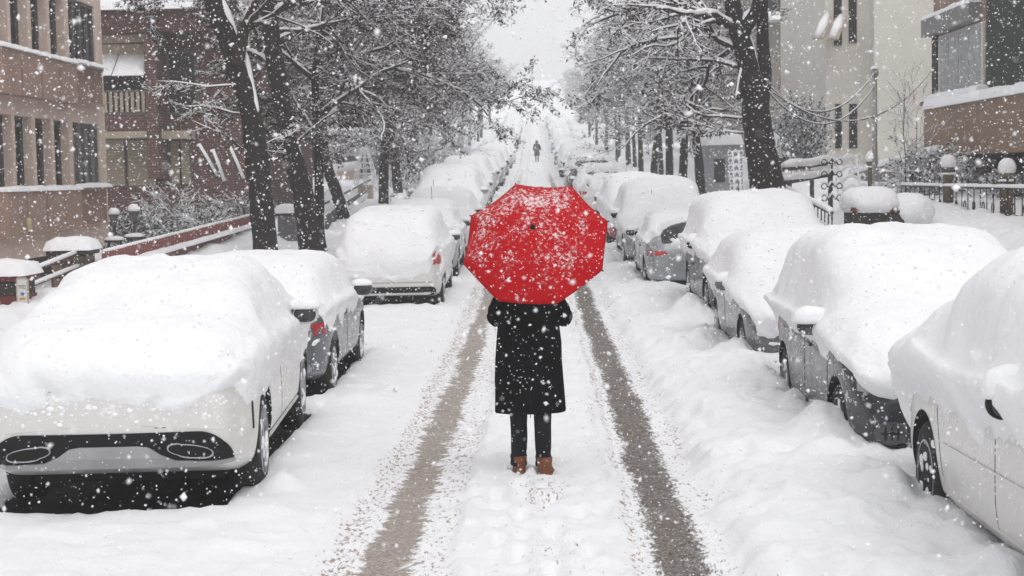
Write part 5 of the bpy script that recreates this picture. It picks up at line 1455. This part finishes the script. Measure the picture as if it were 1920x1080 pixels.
def ring_loft(secs, k=40, amp=0., seed=0, fold=0.):
    """secs: (z, cx, cy, rx, ry, power)"""
    V = []
    for i, (z, cx, cy, rx, ry, p) in enumerate(secs):
        for j in range(k):
            a = 2*math.pi*j/k
            c, s = math.cos(a), math.sin(a)
            f = 1+fold*(math.sin(a*5+seed+z*2)*.6+math.sin(a*9+z*3)*.4)*max(0, 1-i/len(secs))
            V.append((cx+rx*f*math.copysign(abs(c)**(2/p), c), cy+ry*f*math.copysign(abs(s)**(2/p), s), z))
    V = np.array(V)
    if amp: V[:, :2] += amp*np.stack([vn(V[:, 0]*9, V[:, 1]*9, V[:, 2]*7, seed), vn(V[:, 0]*9, V[:, 1]*9, V[:, 2]*7, seed+1)], 1)
    F = [(i*k+j, i*k+(j+1) % k, (i+1)*k+(j+1) % k, (i+1)*k+j) for i in range(len(secs)-1) for j in range(k)]
    F.append(tuple(range(k))[::-1]); F.append(tuple((len(secs)-1)*k+j for j in range(k)))
    return V, F
PX, PYY = -.075, 11.68
GZ0 = gz(-.2, 11.5)
wm = empty('person', (PX, PYY, base(PYY)-.0)); tag(wm, 'person seen from behind in a black knee-length coat and tan boots holding the red umbrella', 'person')
# skeleton: pelvis 0
SH = (.12, .20, 1.33)   # where the shaft is gripped, in the figure's frame
bv = [(0, 0, .90), (0, -.01, 1.05), (0, -.01, 1.22), (0, 0, 1.36), (0, .0, 1.43), (0, .02, 1.50), (0, .03, 1.58), (0, .02, 1.66),      # 0-7 trunk, neck, head
      (-.17, 0, 1.37), (-.245, .03, 1.21), (-.06, .20, 1.26), (.02, .22, 1.30),    # left arm 8-11
      (.17, 0, 1.37), (.265, .03, 1.20), (.19, .17, 1.22), (.145, .195, 1.28),      # right arm 12-15
      (-.085, 0, .84), (-.088, .0, .48), (-.095, .0, .10), (-.10, .10, .03),          # left leg 16-19
      (.085, 0, .84), (.085, -.03, .48), (.092, -.055, .10), (.11, .03, .03)]           # right leg 20-23
be = [(0, 1), (1, 2), (2, 3), (3, 4), (4, 5), (5, 6), (6, 7), (3, 8), (8, 9), (9, 10), (10, 11), (3, 12), (12, 13), (13, 14), (14, 15), (0, 16), (16, 17), (17, 18), (18, 19), (0, 20), (20, 21), (21, 22), (22, 23)]
br_ = [(.14, .10), (.12, .09), (.14, .10), (.10, .07), .052, .06, (.078, .092), .06, .055, .042, .032, .025, .055, .042, .032, .025, .085, .058, .042, .035, .085, .058, .042, .035]
body = skin_mesh('body', bv, be, br_, SKIN, wm)
# face and hair (hidden by the umbrella from the street side behind)
q = MB(); q.add(*blob((0, .112, 1.575), (.014, .018, .022), 1, 0, 12, -1)).add(*blob((-.073, .02, 1.58), (.012, .02, .032), 1, 0, 12, -1)).add(*blob((.073, .02, 1.58), (.012, .02, .032), 1, 0, 12, -1)); q.build('facial_features', SKIN, body, True)
MB().add(*blob((-.03, .102, 1.60), (.012, .008, .008), 1, 0, 12, -1)).add(*blob((.03, .102, 1.60), (.012, .008, .008), 1, 0, 12, -1)).build('eyes', HAIR, body, True)
MB().add(*blob((0, .108, 1.535), (.022, .006, .006), 1, 0, 12, -1)).build('mouth', mat('lips', (.4, .12, .1), .5), body, True)
MB().add(*blob((0, -.005, 1.625), (.098, .108, .10), 2, .04, 24, -.7)).add(*blob((0, -.055, 1.50), (.088, .055, .15), 3, .06, 24, -1)).build('hair', HAIR, wm, True)
# coat body: hem to shoulders
secs = [(.495, 0, .0, .262, .165, 2.3), (.505, 0, 0, .268, .170, 2.4), (.60, 0, .0, .264, .168, 2.4), (.75, 0, 0, .258, .165, 2.4), (.90, 0, 0, .252, .163, 2.4), (1.02, 0, -.005, .245, .16, 2.4), (1.12, 0, -.01, .238, .158, 2.4),
        (1.22, 0, -.01, .232, .152, 2.4), (1.30, 0, -.01, .212, .142, 2.3), (1.36, 0, -.005, .185, .125, 2.2), (1.405, 0, 0, .15, .10, 2.1), (1.44, 0, .01, .085, .08, 2), (1.475, 0, .015, .075, .075, 2)]
V, F = ring_loft(secs, 64, .009, 3, .04)
coat = MB().add(V, F).build('coat', COAT, wm, True)
for s, e, h1, h2 in ((-1, (-.258, .02, 1.20), (-.10, .175, 1.235), (-.045, .20, 1.262)), (1, (.278, .02, 1.195), (.20, .15, 1.205), (.165, .175, 1.235))):
    sp = [(s*.10, .0, 1.37), (s*.185, 0, 1.355), (s*.235, .005, 1.29), (e[0], e[1], e[2]+.005), (e[0]*.93, e[1]+.07, e[2]-.005), h1, h2]
    t = np.linspace(0, len(sp)-1, 28); P = np.stack([np.interp(t, range(len(sp)), [p[k] for p in sp]) for k in range(3)], 1)
    for _ in range(6): P[1:-1] = .5*P[1:-1]+.25*(P[:-2]+P[2:])
    rd = np.interp(t, range(len(sp)), [.06, .075, .070, .066, .060, .052, .050])*(1+.05*np.sin(t*9))
    MB().tube(P, rd, 18).build('sleeve', COAT, coat, True)
MB().box(-.003, .003, -.178, -.166, .47, .80).build('back_vent', mat('coat_seam', (.003, .003, .003), 1), coat)
# jeans
q = MB()
for s, dx, dy in ((-1, -.005, 0), (1, .006, -.06)):
    secs = [(.085, s*.088+dx, dy, .060, .070, 2), (.10, s*.088+dx, dy, .064, .074, 2), (.13, s*.088+dx, dy, .058, .066, 2), (.155, s*.088+dx, dy, .062, .07, 2), (.18, s*.087+dx, dy, .056, .064, 2), (.22, s*.087+dx, dy, .060, .068, 2), (.30, s*.086+dx, dy, .062, .072, 2),
            (.40, s*.085+dx, dy, .066, .078, 2), (.52, s*.085+dx, dy*.5, .072, .082, 2), (.70, s*.088, 0, .084, .092, 2), (.92, s*.085, 0, .095, .10, 2)]
    V, F = ring_loft(secs, 28, .006, 5+s, .02); q.add(V, F)
q.build('jeans', JEAN, wm, True)
for s, dx, dy, ang in ((-1, -.005, 0.0, .12), (1, .016, -.085, -.42)):
    bt = MB()
    secs = [(.0, 0, .045, .044, .135, 2.3), (.02, 0, .045, .050, .142, 2.3), (.028, 0, .045, .046, .138, 2.2), (.06, 0, .035, .048, .125, 2.2), (.09, 0, .012, .048, .090, 2.2), (.12, 0, -.005, .050, .070, 2.1), (.15, 0, -.008, .054, .068, 2.1), (.185, 0, -.008, .058, .071, 2.1), (.19, 0, -.008, .050, .063, 2.1)]
    V, F = ring_loft(secs, 28, .003, 9)
    M_ = Matrix.Translation((s*.088+dx, dy, -.03)) @ Matrix.Rotation(ang, 4, 'Z')
    bo = bt.add([M_ @ Vector(v) for v in V], F).build('boot', BOOT, wm, True)
    V, F = ring_loft([(-.012, 0, .045, .047, .139, 2.3), (.022, 0, .045, .053, .146, 2.3)], 28)
    MB().add([M_ @ Vector(v) for v in V], F).build('sole', SOLE, bo, True)
    snow_on('boot_snow', [blob(M_ @ Vector((.01*s, -.075, .05)), (.026, .012, .026), 3+s, .3, 14, -1), blob(M_ @ Vector((.02*s, .0, .03)), (.05, .07, .02), 6+s, .3, 14, -1), blob(M_ @ Vector((-.02*s, -.09, .015)), (.03, .03, .02), 8+s, .3, 12, -1)], bo)

# umbrella
UC = Vector((-.012, 11.17, 1.80)); UR, UH = .545, .20
el = R(35.5)
ax = Vector((-.09, -math.cos(el), math.sin(el))).normalized()
ux = Vector((1, 0, 0)); ux = (ux-ax*ux.dot(ax)).normalized(); uy = ax.cross(ux)
if uy.z < 0: uy = -uy
um = empty('umbrella', (0, 0, 0)); um.matrix_world = Matrix.Translation(UC) @ Matrix((ux, uy, ax)).transposed().to_4x4()
tag(um, 'bright red eight panel umbrella speckled with snow, held tilted over the person', 'umbrella')
def red_fabric():
    m = bpy.data.materials.new('red_fabric'); m.use_nodes = True; n, l = m.node_tree.nodes, m.node_tree.links; b = n['Principled BSDF']
    tc = n.new('ShaderNodeTexCoord')
    def nz(sc, d, ro): z = n.new('ShaderNodeTexNoise'); z.inputs['Scale'].default_value = sc; z.inputs['Detail'].default_value = d; z.inputs['Roughness'].default_value = ro; l.new(tc.outputs['Object'], z.inputs['Vector']); return z
    a, c = nz(42, 6, .7), nz(5, 4, .6)
    ad = n.new('ShaderNodeMath'); ad.operation = 'MULTIPLY_ADD'; ad.inputs[1].default_value = .55; l.new(c.outputs[0], ad.inputs[0]); l.new(a.outputs[0], ad.inputs[2])
    at_ = n.new('ShaderNodeAttribute'); at_.attribute_name = 'snowy'
    a2 = n.new('ShaderNodeMath'); a2.operation = 'ADD'; l.new(ad.outputs[0], a2.inputs[0]); l.new(at_.outputs['Fac'], a2.inputs[1])
    mp = n.new('ShaderNodeMapRange'); mp.inputs[1].default_value = .84; mp.inputs[2].default_value = 1.02; mp.inputs[4].default_value = .85; l.new(a2.outputs[0], mp.inputs[0])
    mx = n.new('ShaderNodeMixRGB'); mx.inputs[1].default_value = (.42, .001, .005, 1); mx.inputs[2].default_value = (.85, .80, .82, 1); l.new(mp.outputs[0], mx.inputs[0]); l.new(mx.outputs[0], b.inputs['Base Color'])
    b.inputs['Roughness'].default_value = .7; b.inputs['Specular IOR Level'].default_value = .12
    bp = n.new('ShaderNodeBump'); bp.inputs['Strength'].default_value = .5; bp.inputs['Distance'].default_value = .006; l.new(mp.outputs[0], bp.inputs['Height']); l.new(bp.outputs[0], b.inputs['Normal'])
    return m
REDF = red_fabric()
NR, NA = 26, 16
V, sn = [], []
A0 = R(15)
def canopy_pt(rn, ang, off=0.):
    f = ((ang-A0) % (math.pi/4))/(math.pi/4)
    g = math.sin(math.pi*f)       # 0 on a rib, 1 mid panel
    oct_ = math.cos(math.pi/8)/math.cos((f-.5)*math.pi/4)     # straight hem between rib tips
    rmax = UR*((1-rn)*1+rn*(oct_-.008*g))
    r = rn*rmax
    z = UH*(1-rn**2.1)-.034*g*rn*(1-rn*.3)+off
    return Vector((r*math.cos(ang), r*math.sin(ang), z))
na = 8*NA
V = []; 
for i in range(NR+1):
    for j in range(na):
        V.append(canopy_pt(i/NR, A0+2*math.pi*j/na))
F = [(i*na+j, i*na+(j+1) % na, (i+1)*na+(j+1) % na, (i+1)*na+j) for i in range(NR) for j in range(na)]
cn = mesh('canopy', [tuple(v) for v in V], F, REDF, um)
arr = []
for i in range(NR+1):
    for j in range(na):
        v = V[i*na+j]; rn = i/NR
        arr.append(.07*(v.y/UR)-.12*max(0, v.x/UR-.4)*2-.12*max(0, rn-.8)*5+.045)
a_ = cn.data.attributes.new('snowy', 'FLOAT', 'POINT'); a_.data.foreach_set('value', arr)
sd_ = cn.modifiers.new('cloth', 'SOLIDIFY'); sd_.thickness = .003; sd_.offset = -1
for k in range(8):
    an = A0+k*math.pi/4
    pts = [canopy_pt(t, an, -.006) for t in np.linspace(0.02, 1.0, 14)]
    rb = MB().tube(pts, .0035, 6).build('rib', CHROME, um, True)
    tip = canopy_pt(1.0, an, 0); o = Vector((math.cos(an), math.sin(an), -.25)).normalized()
    MB().tube([tip-o*.012, tip+o*.012], .005, 6).build('rib_tip', BLACKP, rb, True)
    MB().tube([(0, 0, UH-.20), pts[7]], .003, 5).build('stretcher', CHROME, rb, True)
    # seam over the rib
    MB().tube([canopy_pt(t, an, .001) for t in np.linspace(0.03, .995, 16)], .0035, 5).build('seam', mat('red_seam', (.36, .004, .008), .7), cn, True)
MB().lathe([(.022, UH-.004), (.020, UH+.006), (.008, UH+.012), (.007, UH+.035), (.003, UH+.038)], (0, 0, 0), 14).build('tip_cap', BLACKP, um, True)
tb = canopy_pt(1.0, A0+2*math.pi/4+.0, .004)
MB().obox(canopy_pt(.96, R(85), .006), canopy_pt(1.03, R(85), .0), .03, .006).build('closing_strap', REDF, um)
MB().tube([(0, 0, UH-.01), (0, 0, UH-.86)], .0055, 10).build('shaft', CHROME, um, True)
MB().tube([(0, 0, UH-.80), (0, 0, UH-.84), (0, 0, UH-1.0)], [.009, .013, .012], 12).build('handle', BLACKP, um, True)
rg = np.random.default_rng(5)
sh_ = []
for k in range(220):
    an = rg.uniform(0, 2*math.pi); rn = math.sqrt(rg.uniform(0, .93)); p = canopy_pt(rn, an, .003)
    s = rg.uniform(.002, .0055)*(1.5 if rg.random() < .1 else 1); sh_.append(blob(p, (s, s*rg.uniform(.7, 1.3), s*.6), k, .3, 6, -1))
snow_on('snow_grains', sh_, um)
# hands: palms and five curled fingers round the handle
bpy.context.view_layer.update()
inv = wm.matrix_world.inverted()
hc = []
for zz_, side in ((UH-.90, -1), (UH-.955, 1)):
    C0 = inv @ (um.matrix_world @ Vector((0, 0, zz_))); hc.append((C0, side))
adir = (inv.to_3x3() @ (um.matrix_world.to_3x3() @ Vector((0, 0, -1)))).normalized()
s1 = adir.cross(Vector((0, 1, 0))).normalized(); s2 = adir.cross(s1).normalized()
for C0, side in hc:
    verts, edges, rad = [], [], []
    wr_ = Vector((-.045, .20, 1.262)) if side < 0 else Vector((.165, .175, 1.235))
    out = (wr_-C0); out = (out-adir*out.dot(adir)).normalized(); tan = adir.cross(out).normalized()
    palm = C0+out*.030
    verts += [tuple(wr_), tuple(wr_.lerp(palm, .5)), tuple(palm+adir*-.0)]; rad += [.024, (.026, .018), (.034, .016)]; edges += [(0, 1), (1, 2)]
    for fi in range(4):
        o_ = adir*(-.030+fi*.020); ln = (.95, 1.05, 1.0, .85)[fi]
        b0 = len(verts); pr = 2
        for q_ in (.5, 1.5, 2.4, 3.3):
            ang = q_*ln; pt_ = C0+o_+(out*math.cos(ang)+tan*math.sin(ang))*.0225
            verts.append(tuple(pt_)); rad.append(.0088-.0006*q_); edges.append((pr, len(verts)-1)); pr = len(verts)-1
    pr = 1
    for q_ in (-.6, -1.4, -2.1):
        pt_ = C0+adir*(-.045)+(out*math.cos(q_)+tan*math.sin(q_))*.0235; verts.append(tuple(pt_)); rad.append(.0095); edges.append((pr, len(verts)-1)); pr = len(verts)-1
    skin_mesh('hand', verts, edges, rad, SKIN, body, 0, 2)

def walker(label, x, y, h, coatm, stride, seed, group=None, bag=None, hood=True, rz=0):
    r_ = empty('person', (x, y, gz(x, y)-.01), rz); tag(r_, label, 'person', group); s = h/1.7
    v = [(0, 0, .90), (0, 0, 1.15), (0, 0, 1.38), (0, 0, 1.48), (0, .02, 1.58), (0, .02, 1.66), (-.18, 0, 1.38), (-.25, -.04, 1.12), (-.24, .08, .92), (.18, 0, 1.38), (.26, .02, 1.12), (.28, .1, .95),
         (-.09, 0, .86), (-.09, stride*.6, .48), (-.09, stride, .08), (-.09, stride+.12, .04), (.09, 0, .86), (.09, -stride*.4, .48), (.09, -stride, .08), (.09, -stride+.12, .04)]
    e = [(0, 1), (1, 2), (2, 3), (3, 4), (4, 5), (2, 6), (6, 7), (7, 8), (2, 9), (9, 10), (10, 11), (0, 12), (12, 13), (13, 14), (14, 15), (0, 16), (16, 17), (17, 18), (18, 19)]
    rd = [.13, .14, .10, .055, .085, .06, .07, .055, .04, .07, .055, .04, .085, .06, .045, .04, .085, .06, .045, .04]
    skin_mesh('body', [tuple(c*s for c in p) for p in v], e, [q*s for q in rd], mat('dark_trousers', (.02, .02, .024), .9), r_, 0, 1)
    V, F = ring_loft([(.52*s, 0, 0, .22*s, .17*s, 2.2), (.9*s, 0, 0, .21*s, .16*s, 2.2), (1.2*s, 0, 0, .22*s, .15*s, 2.2), (1.38*s, 0, 0, .20*s, .12*s, 2.2), (1.46*s, 0, 0, .08*s, .08*s, 2)], 20, .01, seed)
    co = MB().add(V, F).build('coat', coatm, r_, True)
    q = MB()
    for a, b, c in ((6, 7, 8), (9, 10, 11)): q.tube([Vector(v[a])*s, Vector(v[b])*s, Vector(v[c])*s], [.075*s, .068*s, .055*s], 10)
    q.build('sleeves', coatm, co, True)
    if hood: MB().add(*blob((0, 0, 1.59*s), (.12*s, .13*s, .155*s), seed, .05, 16, -1)).build('hood', coatm, r_, True)
    if bag: MB().add(*blob((bag*.32, .05, .72*s), (.09, .12, .16), seed, .05, 14, -1, 3)).build('bag', mat('pink_bag', (.5, .2, .2), .7), r_, True)
    return r_
DK = mat('dark_coat', (.03, .03, .036), .9); DK2 = mat('charcoal_coat', (.05, .045, .055), .9); PK = mat('pink_coat', (.45, .16, .18), .9)
walker('person in a dark hooded coat walking up the middle of the street', .10, 123, 1.72, DK, .16, 1)
walker('faint person far up the hill on the left of the tracks', -2.18, 205, 1.75, DK, .12, 2)
walker('person in a charcoal coat walking on the left pavement with a pink bag', -6.35, 83, 1.75, DK2, .18, 3, 'people on the left pavement', bag=1)
walker('person in a black coat beside the one with the pink bag', -7.05, 84, 1.70, DK, .14, 4, 'people on the left pavement')
walker('small child in a pink coat left of the two walkers', -7.9, 84.5, 1.25, PK, .1, 5, 'people on the left pavement')

# ------------------------------------------------------------------ falling snow
rg = np.random.default_rng(42)
def flakes(n, ylo, yhi, smin, smax, wide=.40):
    y = ylo+(yhi-ylo)*rg.random(n)**.62
    hw_ = y*wide+.5
    x = rg.uniform(-1, 1, n)*hw_
    z = rg.uniform(-1, 1, n)*(y*.30+.6)+CAM_H-y*.03
    s = (smin*.8+(smax*1.15-smin*.8)*rg.random(n)**1.8)*(1+1.0*(rg.random(n) < .05))
    k = z > np.interp(y, _yy, _zz)+.05
    return np.stack([x, y, z], 1)[k], s[k]
C1, s1_ = flakes(52000, 2.6, 14, .0022, .0052)
C2, s2_ = flakes(60000, 12, 36, .005, .012)
C3, s3_ = flakes(70000, 32, 120, .011, .026)
C4, s4_ = flakes(260, 1.2, 3.0, .0016, .0035)
CC = np.concatenate([C1, C2, C3, C4]); S_ = np.concatenate([s1_, s2_, s3_, s4_]); n = len(CC)
octv = np.array([(1, 0, 0), (-1, 0, 0), (0, 1, 0), (0, -1, 0), (0, 0, 1), (0, 0, -1)], float)
octf = np.array([(0, 2, 4), (2, 1, 4), (1, 3, 4), (3, 0, 4), (2, 0, 5), (1, 2, 5), (3, 1, 5), (0, 3, 5)])
st_ = rg.uniform(.5, 1.4, (n, 1, 3)); jit = rg.normal(size=(n, 6, 3))*.28
V = CC[:, None, :]+(octv[None]*st_+jit)*S_[:, None, None]
F = octf[None]+(np.arange(n)*6)[:, None, None]
fl = mesh('falling_snow', V.reshape(-1, 3), F.reshape(-1, 3), FLAKE, smooth=False)
tag(fl, 'falling snowflakes filling the air over the street', kind='stuff')

# ------------------------------------------------------------------ haze
hz = MB().box(-75, 75, -16, 432, -1.3, 46).build('haze', None)
m = bpy.data.materials.new('haze_air'); m.use_nodes = True; n_, l_ = m.node_tree.nodes, m.node_tree.links
n_.remove(n_['Principled BSDF']); pv = n_.new('ShaderNodeVolumePrincipled')
pv.inputs['Color'].default_value = (.99, .99, 1, 1); pv.inputs['Density'].default_value = .0020; pv.inputs['Anisotropy'].default_value = .2
l_.new(pv.outputs[0], n_['Material Output'].inputs['Volume']); hz.data.materials.append(m)
tag(hz, 'pale snow haze that hides the far end of the street', kind='stuff')
